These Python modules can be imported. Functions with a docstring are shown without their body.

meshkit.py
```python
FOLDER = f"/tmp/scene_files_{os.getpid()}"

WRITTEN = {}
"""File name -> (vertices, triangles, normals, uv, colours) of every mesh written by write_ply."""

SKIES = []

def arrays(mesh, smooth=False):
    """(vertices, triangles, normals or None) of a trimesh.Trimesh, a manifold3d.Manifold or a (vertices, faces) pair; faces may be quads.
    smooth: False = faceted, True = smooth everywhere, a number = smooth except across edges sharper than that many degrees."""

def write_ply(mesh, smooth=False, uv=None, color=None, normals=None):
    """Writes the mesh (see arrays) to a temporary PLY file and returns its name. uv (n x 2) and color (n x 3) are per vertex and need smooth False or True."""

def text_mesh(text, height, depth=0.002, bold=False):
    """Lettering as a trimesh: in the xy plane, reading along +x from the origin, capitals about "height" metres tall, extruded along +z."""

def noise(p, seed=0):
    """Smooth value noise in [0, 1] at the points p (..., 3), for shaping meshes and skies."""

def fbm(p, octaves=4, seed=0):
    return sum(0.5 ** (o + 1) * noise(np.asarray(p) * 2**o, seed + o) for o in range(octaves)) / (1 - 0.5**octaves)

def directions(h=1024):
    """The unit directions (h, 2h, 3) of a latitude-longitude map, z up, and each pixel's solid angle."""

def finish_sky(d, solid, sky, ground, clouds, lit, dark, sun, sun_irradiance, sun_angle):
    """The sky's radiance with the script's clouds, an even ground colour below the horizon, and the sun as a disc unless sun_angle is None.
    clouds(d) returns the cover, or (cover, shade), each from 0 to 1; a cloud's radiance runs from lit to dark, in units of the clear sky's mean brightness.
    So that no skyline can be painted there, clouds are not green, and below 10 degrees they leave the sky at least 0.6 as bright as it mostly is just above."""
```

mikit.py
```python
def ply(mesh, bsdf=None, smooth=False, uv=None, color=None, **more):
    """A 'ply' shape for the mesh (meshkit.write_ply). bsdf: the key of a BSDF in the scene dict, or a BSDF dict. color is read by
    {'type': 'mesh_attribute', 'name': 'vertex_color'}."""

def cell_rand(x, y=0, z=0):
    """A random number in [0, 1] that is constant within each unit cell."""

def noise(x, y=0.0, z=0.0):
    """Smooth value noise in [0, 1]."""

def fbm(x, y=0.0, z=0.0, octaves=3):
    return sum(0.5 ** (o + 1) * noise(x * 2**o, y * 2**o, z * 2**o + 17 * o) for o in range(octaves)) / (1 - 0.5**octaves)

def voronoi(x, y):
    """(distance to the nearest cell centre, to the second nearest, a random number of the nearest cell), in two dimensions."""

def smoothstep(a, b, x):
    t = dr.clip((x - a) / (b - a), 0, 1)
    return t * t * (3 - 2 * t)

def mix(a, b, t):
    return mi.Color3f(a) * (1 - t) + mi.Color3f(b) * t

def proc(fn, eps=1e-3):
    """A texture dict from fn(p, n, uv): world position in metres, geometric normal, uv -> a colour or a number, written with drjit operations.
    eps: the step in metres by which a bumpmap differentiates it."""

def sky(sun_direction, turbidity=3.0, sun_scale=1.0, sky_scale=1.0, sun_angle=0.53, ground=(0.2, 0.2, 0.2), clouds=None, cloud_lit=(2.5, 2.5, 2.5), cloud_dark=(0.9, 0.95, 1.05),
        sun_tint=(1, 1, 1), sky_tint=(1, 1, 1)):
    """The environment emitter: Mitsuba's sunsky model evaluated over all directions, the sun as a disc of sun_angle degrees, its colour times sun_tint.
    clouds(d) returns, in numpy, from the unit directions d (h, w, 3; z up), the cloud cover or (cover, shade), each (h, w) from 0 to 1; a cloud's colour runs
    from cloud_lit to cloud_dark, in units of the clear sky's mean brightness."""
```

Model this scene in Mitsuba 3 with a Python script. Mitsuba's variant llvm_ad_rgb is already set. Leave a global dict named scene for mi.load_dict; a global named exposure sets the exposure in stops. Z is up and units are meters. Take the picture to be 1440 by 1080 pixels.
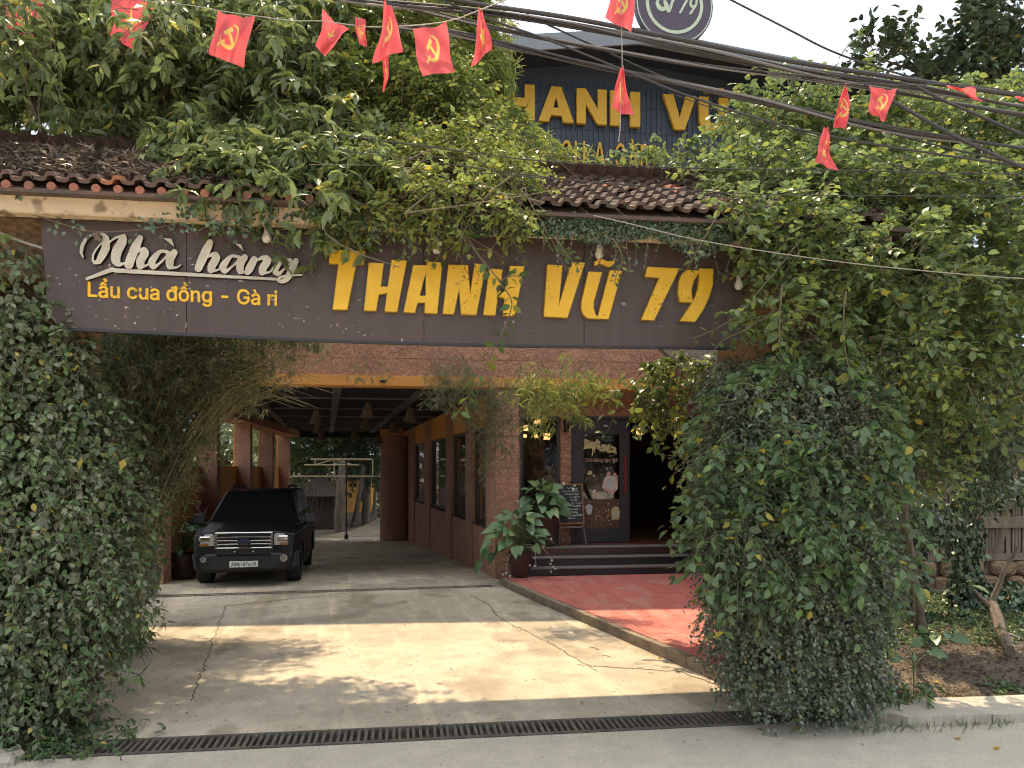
import math, glob
import numpy as np, trimesh, drjit as dr, mitsuba as mi
import manifold3d as m3
from shapely.geometry import Polygon, LineString, Point
from shapely.ops import unary_union
import mikit, meshkit
from mikit import proc, noise, fbm, voronoi, cell_rand, smoothstep, mix

scene, labels = {}, {}
T4 = mi.ScalarTransform4f
rng = np.random.default_rng(7)

# ------------------------------------------------------------------ camera, sky, exposure
YAW, EYE, FOCAL = math.radians(8.0), np.array([0, 0, 2.33]), 1100.0   # street runs along x, the restaurant lies along +y
FWD = np.array([math.sin(YAW), math.cos(YAW), 0.0]); RGT = np.array([math.cos(YAW), -math.sin(YAW), 0.0])
scene['camera'] = {'type': 'perspective', 'fov': 2 * math.degrees(math.atan(720 / FOCAL)), 'fov_axis': 'x', 'near_clip': 0.05, 'far_clip': 2000.0,
                   'principal_point_offset_y': -117.0 / 1080,
                   'to_world': T4().look_at(origin=EYE.tolist(), target=(EYE + FWD).tolist(), up=[0, 0, 1])}
SUN = (-0.03, 0.42, 0.907)


def veil(d):     # thin even overcast with the sun shining through
    n = meshkit.noise(d * 3.0, 3) * 0.5 + meshkit.noise(d * 7.0, 5) * 0.5
    return 0.78 + 0.2 * n, 1.2 - 1.1 * d[..., 2] + 0.25 * (n - 0.5)      # an overcast sky is brightest overhead


scene['sky'] = mikit.sky(SUN, turbidity=4.0, sun_scale=0.42, sun_angle=0.6, sun_tint=(1.0, 0.93, 0.78), clouds=veil, cloud_lit=(2.25, 2.2, 2.1), cloud_dark=(0.54, 0.62, 0.72), ground=(0.22, 0.2, 0.17))
exposure = 3.38


def at(u, v, dist):
    """The point that stands 'dist' metres away along the street's depth at column u, row v of the photograph."""
    return EYE + dist * (FWD + (u - 720) / FOCAL * RGT + np.array([0, 0, (657 - v) / FOCAL]))


def on_ground(u, v, z=0.0):
    return at(u, v, (EYE[2] - z) * FOCAL / (v - 657))


# ------------------------------------------------------------------ scene helpers
def numbered(key):
    if key not in used:
        used.add(key); return key
    i = 1
    while f'{key}_{i:03d}' in used: i += 1
    key = f'{key}_{i:03d}'; used.add(key); return key


used = set(scene)


def thing(name, label=None, category=None, group=None, kind=None):
    key = numbered(name)
    e = {k: v for k, v in (('label', label), ('category', category), ('group', group), ('kind', kind)) if v}
    if e: labels[key] = e
    return key


def add(mesh, mat, parent=None, name=None, smooth=False, color=None, uv=None, label=None, kind=None, key=None, **more):
    key = key or numbered(f'{parent}__{name}')
    scene[key] = mikit.ply(mesh, mat, smooth=smooth, color=color, uv=uv, **more)
    e = {k: v for k, v in (('label', label), ('kind', kind)) if v}
    if e: labels[key] = {**labels.get(key, {}), **e}
    return key


def copy(src, parent, name, matrix, mat=None, key=None):
    """The same ply under another matrix."""
    key = key or numbered(f'{parent}__{name}')
    d = {**(scene[src] if isinstance(src, str) else src)}
    d['to_world'] = T4(matrix)
    if mat: d['bsdf'] = {'type': 'ref', 'id': mat}
    scene[key] = d
    return key


def M(x=0, y=0, z=0, rz=0.0, rx=0.0, ry=0.0, s=1.0):
    m = trimesh.transformations.euler_matrix(rx, ry, rz, 'sxyz'); m[:3, :3] *= s; m[:3, 3] = (x, y, z); return m


def box(x0, x1, y0, y1, z0, z1, rz=0.0, bevel=0.0):
    if bevel:
        b = bevel
        pts = [(x + sx * dx, y + sy * dy, z + sz * dz) for x, sx in ((x0, 1), (x1, -1)) for y, sy in ((y0, 1), (y1, -1)) for z, sz in ((z0, 1), (z1, -1)) for dx, dy, dz in ((0, b, b), (b, 0, b), (b, b, 0))]
        return trimesh.convex.convex_hull(np.array(pts))
    m = trimesh.creation.box((x1 - x0, y1 - y0, z1 - z0)); m.apply_translation(((x0 + x1) / 2, (y0 + y1) / 2, (z0 + z1) / 2)); return m


def join(ms): return trimesh.util.concatenate(list(ms))


def tube(pts, r, sides=6, closed=True):
    p = np.asarray(pts, float); r = np.broadcast_to(np.asarray(r, float), (len(p),))
    t = np.gradient(p, axis=0); t /= np.linalg.norm(t, axis=1, keepdims=True) + 1e-12
    ref = np.array([0, 0, 1.0]) if abs(t[:, 2]).mean() < 0.8 else np.array([1.0, 0, 0])
    a = np.cross(t, ref); a /= np.linalg.norm(a, axis=1, keepdims=True) + 1e-12
    b = np.cross(t, a); g = np.arange(sides) * 2 * np.pi / sides
    v = (p[:, None] + r[:, None, None] * (np.cos(g)[None, :, None] * a[:, None] + np.sin(g)[None, :, None] * b[:, None])).reshape(-1, 3)
    n = len(p); i, j = np.meshgrid(np.arange(n - 1), np.arange(sides), indexing='ij'); k = (j + 1) % sides
    f = np.vstack([np.stack([i * sides + j, i * sides + k, (i + 1) * sides + k], -1).reshape(-1, 3), np.stack([i * sides + j, (i + 1) * sides + k, (i + 1) * sides + j], -1).reshape(-1, 3)])
    if closed:
        v = np.vstack([v, p[:1], p[-1:]]); m = n * sides
        e = np.arange(sides); e1 = (e + 1) % sides
        f = np.vstack([f, np.stack([e1, e, np.full(sides, m)], -1), np.stack([(n - 1) * sides + e, (n - 1) * sides + e1, np.full(sides, m + 1)], -1)])
    return trimesh.Trimesh(v, f, process=False)


def smooth_path(pts, n=24):
    p = np.asarray(pts, float); s = np.r_[0, np.cumsum(np.linalg.norm(np.diff(p[:, :3], axis=0), axis=1))]
    from scipy.interpolate import PchipInterpolator
    return PchipInterpolator(s, p)(np.linspace(0, s[-1], n))


def lathe(profile, sections=28):
    return trimesh.creation.revolve(np.array(profile, float), sections=sections)


def hull_spheres(points, r, sub=1):
    """Rounded solid: hull of spheres at the points."""
    rs = np.broadcast_to(r, (len(points),)); ball = trimesh.creation.icosphere(sub, 1.0).vertices
    return trimesh.convex.convex_hull(np.vstack([np.asarray(p) + ball * q for p, q in zip(points, rs)]))


def to_manifold(m): return m3.Manifold(m3.Mesh(np.asarray(m.vertices, np.float32), np.asarray(m.faces, np.uint32)))


def from_manifold(m):
    k = m.to_mesh(); return trimesh.Trimesh(k.vert_properties[:, :3], k.tri_verts, process=False)


def slab(poly_xy, z0, z1):
    """Prism over a plan outline."""
    m = trimesh.creation.extrude_polygon(Polygon(poly_xy), z1 - z0, engine='earcut'); m.apply_translation((0, 0, z0)); return m


def upright(shape, depth, origin, direction):
    """Extrudes a shapely outline (s, z) into a plate whose plane runs from 'origin' along 'direction' (x, y); thickness towards the street."""
    ms = []
    for g in getattr(shape, 'geoms', [shape]):
        if g.area > 1e-7: ms.append(trimesh.creation.extrude_polygon(g, depth, engine='earcut'))
    m = join(ms); v = m.vertices.copy(); d = np.array([direction[0], direction[1], 0.0]); d /= np.linalg.norm(d); nrm = np.array([d[1], -d[0], 0.0])
    m.vertices = np.array([origin[0], origin[1], origin[2] if len(origin) > 2 else 0.0]) + v[:, :1] * d + v[:, 1:2] * np.array([0, 0, 1.0]) + v[:, 2:] * nrm
    return m


# ------------------------------------------------------------------ materials
def bsdf(name, base, rough=0.7, metallic=0.0, bump=None, bump_eps=2e-3, two=True, spec=0.5, clearcoat=0.0, **kw):
    base = {'type': 'rgb', 'value': list(base)} if isinstance(base, (tuple, list)) else base
    d = {'type': 'principled', 'base_color': base, 'roughness': rough, 'metallic': metallic, **kw}
    if metallic == 0.0: d['specular'] = spec
    if clearcoat: d['clearcoat'] = clearcoat; d['clearcoat_gloss'] = 0.95
    if bump is not None: d = {'type': 'bumpmap', 'arbitrary': proc(bump, eps=bump_eps), 'scale': 1.0, 'bsdf': d}
    scene[name] = {'type': 'twosided', 'bsdf': d} if two else d
    used.add(name)
    return name


def col(a, b, f):     # colour between a and b by a number texture
    return proc(lambda p, n, uv: mix(a, b, f(p)))


def concrete_colour(p, n, uv):
    a = fbm(p.x * 0.55, p.y * 0.8, 3.1, octaves=4); b = fbm(p.x * 5, p.y * 5, p.z * 5, octaves=3); g = noise(p.x * 90, p.y * 90, p.z * 90)
    c = mix((0.40, 0.345, 0.262), (0.49, 0.43, 0.335), smoothstep(0.3, 0.7, a)) * (0.80 + 0.30 * b) * (0.9 + 0.2 * g)
    stain = smoothstep(0.58, 0.72, fbm(p.x * 1.3 + 7, p.y * 0.9, 0.0, octaves=4))
    c = mix(c, c * mi.Color3f(0.72, 0.70, 0.68), stain)
    drip = smoothstep(0.66, 0.72, fbm(p.x * 3.1 + 20, p.y * 2.7, 1.0, octaves=4)); speck = smoothstep(0.90, 0.93, noise(p.x * 21, p.y * 21, 2.0))
    scuff = smoothstep(0.60, 0.74, fbm(p.x * 6.0 + 0.6 * p.y, p.y * 0.45, 7.0, octaves=4))
    c = mix(c, c * mi.Color3f(0.66, 0.63, 0.59), 0.35 * drip); c = mix(c, (0.16, 0.13, 0.10), 0.6 * speck)
    return mix(c, c * mi.Color3f(1.16, 1.15, 1.12), scuff)


def road_colour(p, n, uv):
    a = fbm(p.x * 0.4 + 9, p.y * 0.9, 1.0, octaves=4); g = noise(p.x * 120, p.y * 120, 0.0); b = fbm(p.x * 7, p.y * 7, 0.0, octaves=3)
    return mix((0.34, 0.305, 0.25), (0.44, 0.40, 0.33), a) * (0.75 + 0.3 * g + 0.2 * b)


def soil_colour(p, n, uv):
    a = fbm(p.x * 1.5, p.y * 1.5, 2.0, octaves=4); g = noise(p.x * 60, p.y * 60, 0.0)
    return mix((0.065, 0.048, 0.034), (0.15, 0.118, 0.085), a) * (0.7 + 0.5 * g)


def red_tile_colour(p, n, uv):
    a = fbm(p.x * 2.2, p.y * 2.2, 0.0, octaves=3); g = noise(p.x * 70, p.y * 70, 0.0)
    tone = cell_rand((p.x - 1.6) / 0.4, (p.y - 7.5) / 0.4, 3.0); worn = smoothstep(0.52, 0.7, fbm(p.x * 5 + 3, p.y * 1.6, 0.0, octaves=4))
    c = mix((0.43, 0.115, 0.095), (0.55, 0.18, 0.148), 0.55 * a + 0.45 * tone) * (0.88 + 0.22 * g)
    return mix(c, (0.50, 0.25, 0.20), 0.55 * worn)


def red_stone_colour(p, n, uv):
    g = noise(p.x * 45, p.y * 45, p.z * 45); h = noise(p.x * 110, p.y * 110, p.z * 110); a = fbm(p.x * 3, p.y * 3, p.z * 3, octaves=3)
    c = mix((0.23, 0.105, 0.068), (0.58, 0.34, 0.23), smoothstep(0.25, 0.85, g * 0.55 + h * 0.45))
    return c * (0.75 + 0.5 * a)


def chipped(p, n, uv): return 0.012 * noise(p.x * 45, p.y * 45, p.z * 45) + 0.005 * noise(p.x * 110, p.y * 110, p.z * 110)


def brown_stone_colour(p, n, uv):
    g = noise(p.x * 30, p.y * 30, p.z * 30); a = fbm(p.x * 4, p.y * 4, p.z * 4, octaves=3)
    return mix((0.11, 0.075, 0.045), (0.30, 0.20, 0.12), g) * (0.7 + 0.6 * a)


def clay_colour(p, n, uv):
    a = fbm(p.x * 3.5, p.y * 3.5, p.z * 3.5, octaves=4); g = noise(p.x * 80, p.y * 80, p.z * 80)
    c = mix((0.075, 0.052, 0.044), (0.135, 0.086, 0.068), a) * (0.8 + 0.35 * g)
    moss = smoothstep(0.55, 0.68, fbm(p.x * 9 + 4, p.y * 9, p.z * 9, octaves=3))
    return mix(c, (0.070, 0.062, 0.052), moss)


def sign_colour(p, n, uv):
    a = fbm(p.x * 1.6, p.z * 2.5, 0.0, octaves=4); streak = fbm(p.x * 14, p.z * 0.8, 2.0, octaves=3)
    c = mix((0.060, 0.041, 0.037), (0.082, 0.058, 0.052), a) * (0.85 + 0.3 * streak)
    speck = smoothstep(0.92, 0.95, noise(p.x * 38, p.z * 38, 5.0)) * smoothstep(0.45, 0.65, fbm(p.x * 2, p.z * 3, 8.0))
    return mix(c, (0.42, 0.40, 0.36), speck)


def yellow_film_colour(p, n, uv):
    a = fbm(p.x * 6, p.z * 9, 0.0, octaves=3)
    dirt = smoothstep(0.80, 0.86, noise(p.x * 60, p.z * 60, 1.0)) * smoothstep(0.5, 0.7, fbm(p.x * 3, p.z * 3, 4.0))
    return mix(mix((0.70, 0.40, 0.012), (0.80, 0.49, 0.030), a), (0.25, 0.15, 0.02), dirt)


def wrinkle(p, n, uv): return 0.006 * fbm(p.x * 7, p.z * 11, 3.0, octaves=2)


def bark_colour(p, n, uv):
    a = fbm(p.x * 14, p.y * 14, p.z * 3.5, octaves=3)
    return mix((0.075, 0.058, 0.042), (0.20, 0.165, 0.125), a)


def litter_colour(p, n, uv):
    g = noise(p.x * 35, p.y * 35, p.z * 35)
    return mix((0.05, 0.038, 0.028), (0.15, 0.115, 0.085), g)


def ochre_colour(p, n, uv):
    a = fbm(p.x * 1.2, p.y * 1.2, p.z * 2.5, octaves=4)
    return mix((0.52, 0.235, 0.055), (0.64, 0.32, 0.085), a)


def cornice_colour(p, n, uv):
    a = fbm(p.x * 3, p.y * 3, p.z * 12, octaves=4); d = smoothstep(0.55, 0.7, fbm(p.x * 8, p.y * 8, p.z * 8, octaves=3))
    return mix(mix((0.50, 0.38, 0.24), (0.62, 0.49, 0.33), a), (0.24, 0.17, 0.11), d)


def wood_colour(p, n, uv):
    a = fbm(p.x * 20, p.y * 20, p.z * 2.0, octaves=3)
    return mix((0.10, 0.052, 0.030), (0.19, 0.105, 0.062), a)


def grey_wood_colour(p, n, uv):
    a = fbm(p.x * 18, p.y * 18, p.z * 2.5, octaves=3); b = fbm(p.x * 2, p.y * 2, p.z * 2, octaves=2)
    return mix((0.10, 0.078, 0.058), (0.24, 0.195, 0.15), a) * (0.7 + 0.6 * b)


bsdf('mat_concrete', proc(concrete_colour), 0.85, bump=lambda p, n, uv: 0.002 * fbm(p.x * 30, p.y * 30, p.z * 30, octaves=3))
bsdf('mat_road', proc(road_colour), 0.9, bump=lambda p, n, uv: 0.003 * noise(p.x * 90, p.y * 90, 0.0))
bsdf('mat_soil', proc(soil_colour), 0.95, bump=lambda p, n, uv: 0.02 * fbm(p.x * 14, p.y * 14, 0.0, octaves=3))
bsdf('mat_red_tile', proc(red_tile_colour), 0.55)
bsdf('mat_grout', (0.30, 0.17, 0.14), 0.9)
bsdf('mat_kerb', proc(lambda p, n, uv: mix((0.13, 0.10, 0.07), (0.30, 0.24, 0.17), fbm(p.x * 5, p.y * 5, p.z * 9, octaves=4))), 0.9)
bsdf('mat_red_stone', proc(red_stone_colour), 0.85, bump=chipped)
bsdf('mat_joint', (0.10, 0.045, 0.032), 0.95)
bsdf('mat_brown_stone', proc(brown_stone_colour), 0.9, bump=lambda p, n, uv: 0.02 * noise(p.x * 30, p.y * 30, p.z * 30))
bsdf('mat_clay', proc(clay_colour), 0.8)
bsdf('mat_clay_orange', proc(lambda p, n, uv: clay_colour(p, n, uv) * mi.Color3f(2.6, 1.6, 1.2)), 0.8)
bsdf('mat_sign', proc(sign_colour), 0.42, bump=lambda p, n, uv: 0.004 * fbm(p.x * 2.2, p.z * 2.2, 0.0, octaves=2))
bsdf('mat_yellow_film', proc(yellow_film_colour), 0.38, bump=wrinkle)
bsdf('mat_yellow_edge', (0.30, 0.18, 0.02), 0.6)
bsdf('mat_white_letter', proc(lambda p, n, uv: mix((0.40, 0.365, 0.29), (0.62, 0.58, 0.48), fbm(p.x * 9, p.z * 9, 0.0))), 0.5)
bsdf('mat_bark', proc(bark_colour), 0.9, bump=lambda p, n, uv: 0.012 * fbm(p.x * 14, p.y * 14, p.z * 3.5, octaves=3))
bsdf('mat_twig', (0.14, 0.115, 0.075), 0.85)
bsdf('mat_culm', proc(lambda p, n, uv: mix((0.15, 0.145, 0.065), (0.32, 0.28, 0.15), fbm(p.x * 6, p.y * 6, p.z * 2))), 0.6)
bsdf('mat_litter', proc(litter_colour), 0.95)
bsdf('mat_ochre', proc(ochre_colour), 0.8)
bsdf('mat_cornice', proc(cornice_colour), 0.85)
bsdf('mat_wood', proc(wood_colour), 0.55)
bsdf('mat_grey_wood', proc(grey_wood_colour), 0.85)
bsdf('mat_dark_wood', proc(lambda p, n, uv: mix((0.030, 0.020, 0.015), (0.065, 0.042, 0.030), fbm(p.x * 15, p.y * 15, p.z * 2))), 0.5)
bsdf('mat_navy', (0.028, 0.036, 0.055), 0.6)
bsdf('mat_navy_wall', proc(lambda p, n, uv: mix((0.031, 0.043, 0.061), (0.041, 0.056, 0.078), fbm(p.x * 1.5, p.y * 1.5, p.z * 0.6, octaves=3))), 0.5)
bsdf('mat_soffit', (0.21, 0.235, 0.27), 0.6)
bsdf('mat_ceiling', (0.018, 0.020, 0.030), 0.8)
bsdf('mat_steel_beam', (0.10, 0.10, 0.10), 0.6)
bsdf('mat_gable_letter', (0.62, 0.36, 0.022), 0.5)
bsdf('mat_dark_frame', (0.035, 0.035, 0.042), 0.45)
bsdf('mat_step', (0.030, 0.028, 0.030), 0.35)
bsdf('mat_nosing', (0.16, 0.145, 0.13), 0.6)
bsdf('mat_porch', proc(lambda p, n, uv: mix((0.085, 0.032, 0.024), (0.14, 0.055, 0.042), fbm(p.x * 3, p.y * 3, 0.0))), 0.25)
bsdf('mat_black', (0.012, 0.012, 0.013), 0.5)
bsdf('mat_rubber', (0.020, 0.020, 0.021), 0.85)
bsdf('mat_cable', (0.035, 0.035, 0.038), 0.55)
bsdf('mat_cable_grey', (0.16, 0.16, 0.165), 0.5)
bsdf('mat_white_wire', (0.30, 0.28, 0.24), 0.6)
bsdf('mat_grate', proc(lambda p, n, uv: mix((0.055, 0.050, 0.043), (0.15, 0.132, 0.108), fbm(p.x * 9, p.y * 9, 0.0))), 0.7)
bsdf('mat_void', (0.012, 0.011, 0.010), 1.0)
bsdf('mat_pot', (0.055, 0.026, 0.022), 0.4)
bsdf('mat_grey_pot', proc(lambda p, n, uv: mix((0.09, 0.085, 0.075), (0.19, 0.18, 0.155), fbm(p.x * 12, p.y * 12, p.z * 12))), 0.85)
bsdf('mat_car_paint', (0.005, 0.005, 0.006), 0.4, clearcoat=1.0, spec=0.15)
bsdf('mat_car_trim', (0.028, 0.028, 0.032), 0.5)
bsdf('mat_chrome', (0.55, 0.55, 0.56), 0.16, metallic=1.0)
bsdf('mat_tinted', (0.010, 0.011, 0.012), 0.06, spec=0.55)
bsdf('mat_lamp_lens', (0.24, 0.25, 0.25), 0.10, clearcoat=1.0)
bsdf('mat_amber', (0.30, 0.12, 0.035), 0.25)
bsdf('mat_plate', (0.74, 0.74, 0.70), 0.5)
bsdf('mat_ink', (0.02, 0.02, 0.02), 0.6)
bsdf('mat_logo_oval', (0.02, 0.035, 0.085), 0.3)
bsdf('mat_bulb', (0.66, 0.62, 0.52), 0.3)
bsdf('mat_bulb_base', (0.45, 0.44, 0.42), 0.45)
bsdf('mat_board', proc(lambda p, n, uv: mix((0.022, 0.032, 0.032), (0.042, 0.055, 0.055), fbm(p.x * 10, p.y * 4, p.z * 10))), 0.8)
bsdf('mat_board_frame', (0.30, 0.125, 0.07), 0.55)
bsdf('mat_chalk', (0.62, 0.62, 0.60), 0.9)
bsdf('mat_shade', proc(lambda p, n, uv: mix((0.10, 0.075, 0.05), (0.19, 0.145, 0.10), noise(p.x * 40, p.y * 40, p.z * 120))), 0.9)
bsdf('mat_red_handle', (0.22, 0.035, 0.03), 0.4)
bsdf('mat_decal_gold', (0.50, 0.42, 0.22), 0.6)
bsdf('mat_decal_cream', (0.58, 0.50, 0.42), 0.6)
bsdf('mat_decal_pink', (0.55, 0.32, 0.26), 0.6)
bsdf('mat_decal_grey', (0.45, 0.46, 0.47), 0.6)
bsdf('mat_logo_plum', (0.075, 0.062, 0.092), 0.5)
bsdf('mat_logo_pale', (0.50, 0.60, 0.47), 0.6)
bsdf('mat_truss', (0.36, 0.30, 0.18), 0.6)
bsdf('mat_thatch', proc(litter_colour), 0.95)
bsdf('mat_crack', (0.12, 0.10, 0.078), 1.0)
scene['mat_glass'] = {'type': 'thindielectric', 'int_ior': 1.5}
VCOL = {'type': 'mesh_attribute', 'name': 'vertex_color'}
for nm, rough, trans, gloss in (('mat_leaf', 0.36, 1.5, 0.42),):     # a glossy upper skin over a blade that lets light through
    scene[nm] = {'type': 'blendbsdf', 'weight': gloss, 'thin': {'type': 'principledthin', 'base_color': VCOL, 'roughness': 0.5, 'diff_trans': trans, 'eta': 1.5},
                 'skin': {'type': 'twosided', 'bsdf': {'type': 'principled', 'base_color': VCOL, 'roughness': rough, 'specular': 0.8}}}
scene['mat_leaf_waxy'] = {'type': 'twosided', 'bsdf': {'type': 'principled', 'base_color': VCOL, 'roughness': 0.38, 'specular': 0.5}}      # thick ivy and house-plant leaves
for nm, c in (('mat_petal', (0.75, 0.75, 0.72)), ('mat_dry_leaf', (0.24, 0.15, 0.07)), ('mat_yellow_leaf', (0.50, 0.33, 0.05))):
    scene[nm] = {'type': 'principledthin', 'base_color': {'type': 'rgb', 'value': list(c)}, 'roughness': 0.6, 'diff_trans': 0.6, 'eta': 1.4}
for nm, c, k in (('mat_lantern', (1.0, 0.55, 0.20), 6.0),):
    scene[nm] = {'type': 'diffuse', 'reflectance': {'type': 'rgb', 'value': [0.5, 0.35, 0.2]}}
used |= set(scene)


def flag_print(kind):
    def fn(p, n, uv):
        x, y = (uv.x - 0.5) * 1.10, (uv.y - 0.5) * 0.85
        if kind == 'star':
            a = dr.atan2(x, y); r = dr.sqrt(x * x + y * y); k = 2 * math.pi / 5
            b = dr.abs(a - k * dr.floor(a / k + 0.5))
            edge = 0.115 / (dr.cos(b) * 0.44 + dr.sin(b) * 1.32)      # straight flanks of a five-pointed star
            on = r < edge * 1.15
        else:
            r0 = dr.sqrt(dr.square(x - 0.0) + dr.square(y - 0.02)); r1 = dr.sqrt(dr.square(x + 0.045) + dr.square(y - 0.045))
            sickle = (r0 < 0.235) & (r1 > 0.190) & ((x > -0.05) | (y < -0.03))
            grip = (dr.abs((x + 0.16) * 0.707 - (y + 0.16) * 0.707) < 0.028) & (dr.abs((x + 0.16) * 0.707 + (y + 0.16) * 0.707) < 0.10)
            cx, cy = x * 0.707 + y * 0.707, -x * 0.707 + y * 0.707
            shaft = (dr.abs(cy * 0 + (x + y) * 0.707) < 0.030) & (dr.abs((x - y) * 0.707 - 0.0) < 0.20)
            head = (dr.abs((x - y) * 0.707 + 0.15) < 0.052) & (dr.abs((x + y) * 0.707 - 0.0) < 0.105)
            on = sickle | grip | shaft | head
        c = mix((0.76, 0.125, 0.145), (0.86, 0.19, 0.21), fbm(uv.x * 5, uv.y * 5, 0.0))
        return dr.select(on, mi.Color3f(0.82, 0.62, 0.20), c)
    return fn


for nm, kind in (('mat_flag_star', 'star'), ('mat_flag_emblem', 'emblem')):
    scene[nm] = {'type': 'principledthin', 'base_color': proc(flag_print(kind)), 'roughness': 0.6, 'diff_trans': 0.9, 'eta': 1.3}
    used.add(nm)


# ------------------------------------------------------------------ foliage
LEAF4 = (np.array([[0, 0, 0], [-.5, .42, .07], [.5, .42, .07], [0, .5, 0], [0, 1, -.08]]), np.array([[0, 3, 1], [0, 2, 3], [1, 3, 4], [3, 2, 4]]))
LEAF2 = (np.array([[0, 0, 0], [-.5, .45, .08], [.5, .45, .08], [0, 1, 0]]), np.array([[0, 3, 1], [0, 2, 3]]))
LEAF8 = (np.array([[0, 0, 0], [-.40, .22, .05], [.40, .22, .05], [0, .28, 0], [-.47, .56, .05], [.47, .56, .05], [0, .64, -.02], [0, 1, -.13]]),
         np.array([[0, 3, 1], [0, 2, 3], [1, 6, 4], [1, 3, 6], [3, 5, 6], [3, 2, 5], [4, 6, 7], [6, 5, 7]]))
HEART = (np.array([[0, 0, 0], [-.28, -.10, .03], [.28, -.10, .03], [-.5, .18, .07], [.5, .18, .07], [0, .25, 0], [-.38, .55, .04], [.38, .55, .04], [0, .62, -.03], [0, 1.0, -.16]]),
         np.array([[0, 5, 1], [0, 2, 5], [1, 5, 3], [5, 2, 4], [3, 8, 6], [3, 5, 8], [5, 7, 8], [5, 4, 7], [6, 8, 9], [8, 7, 9]]))


def unit(a): return a / (np.linalg.norm(a, axis=-1, keepdims=True) + 1e-12)


def leaf_mesh(pos, along, nrm, length, width, colour, tpl=LEAF4):
    along = unit(along); side = unit(np.cross(along, nrm)); nrm = np.cross(side, along)
    V, F = tpl; n = len(pos); length = np.broadcast_to(length, (n,)); width = np.broadcast_to(width, (n,))
    v = pos[:, None] + V[None, :, 0, None] * (width[:, None] * side)[:, None] + V[None, :, 1, None] * (length[:, None] * along)[:, None] + V[None, :, 2, None] * (length[:, None] * nrm)[:, None]
    f = F[None] + (np.arange(n) * len(V))[:, None, None]
    return v.reshape(-1, 3), f.reshape(-1, 3), np.repeat(colour, len(V), axis=0)


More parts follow.
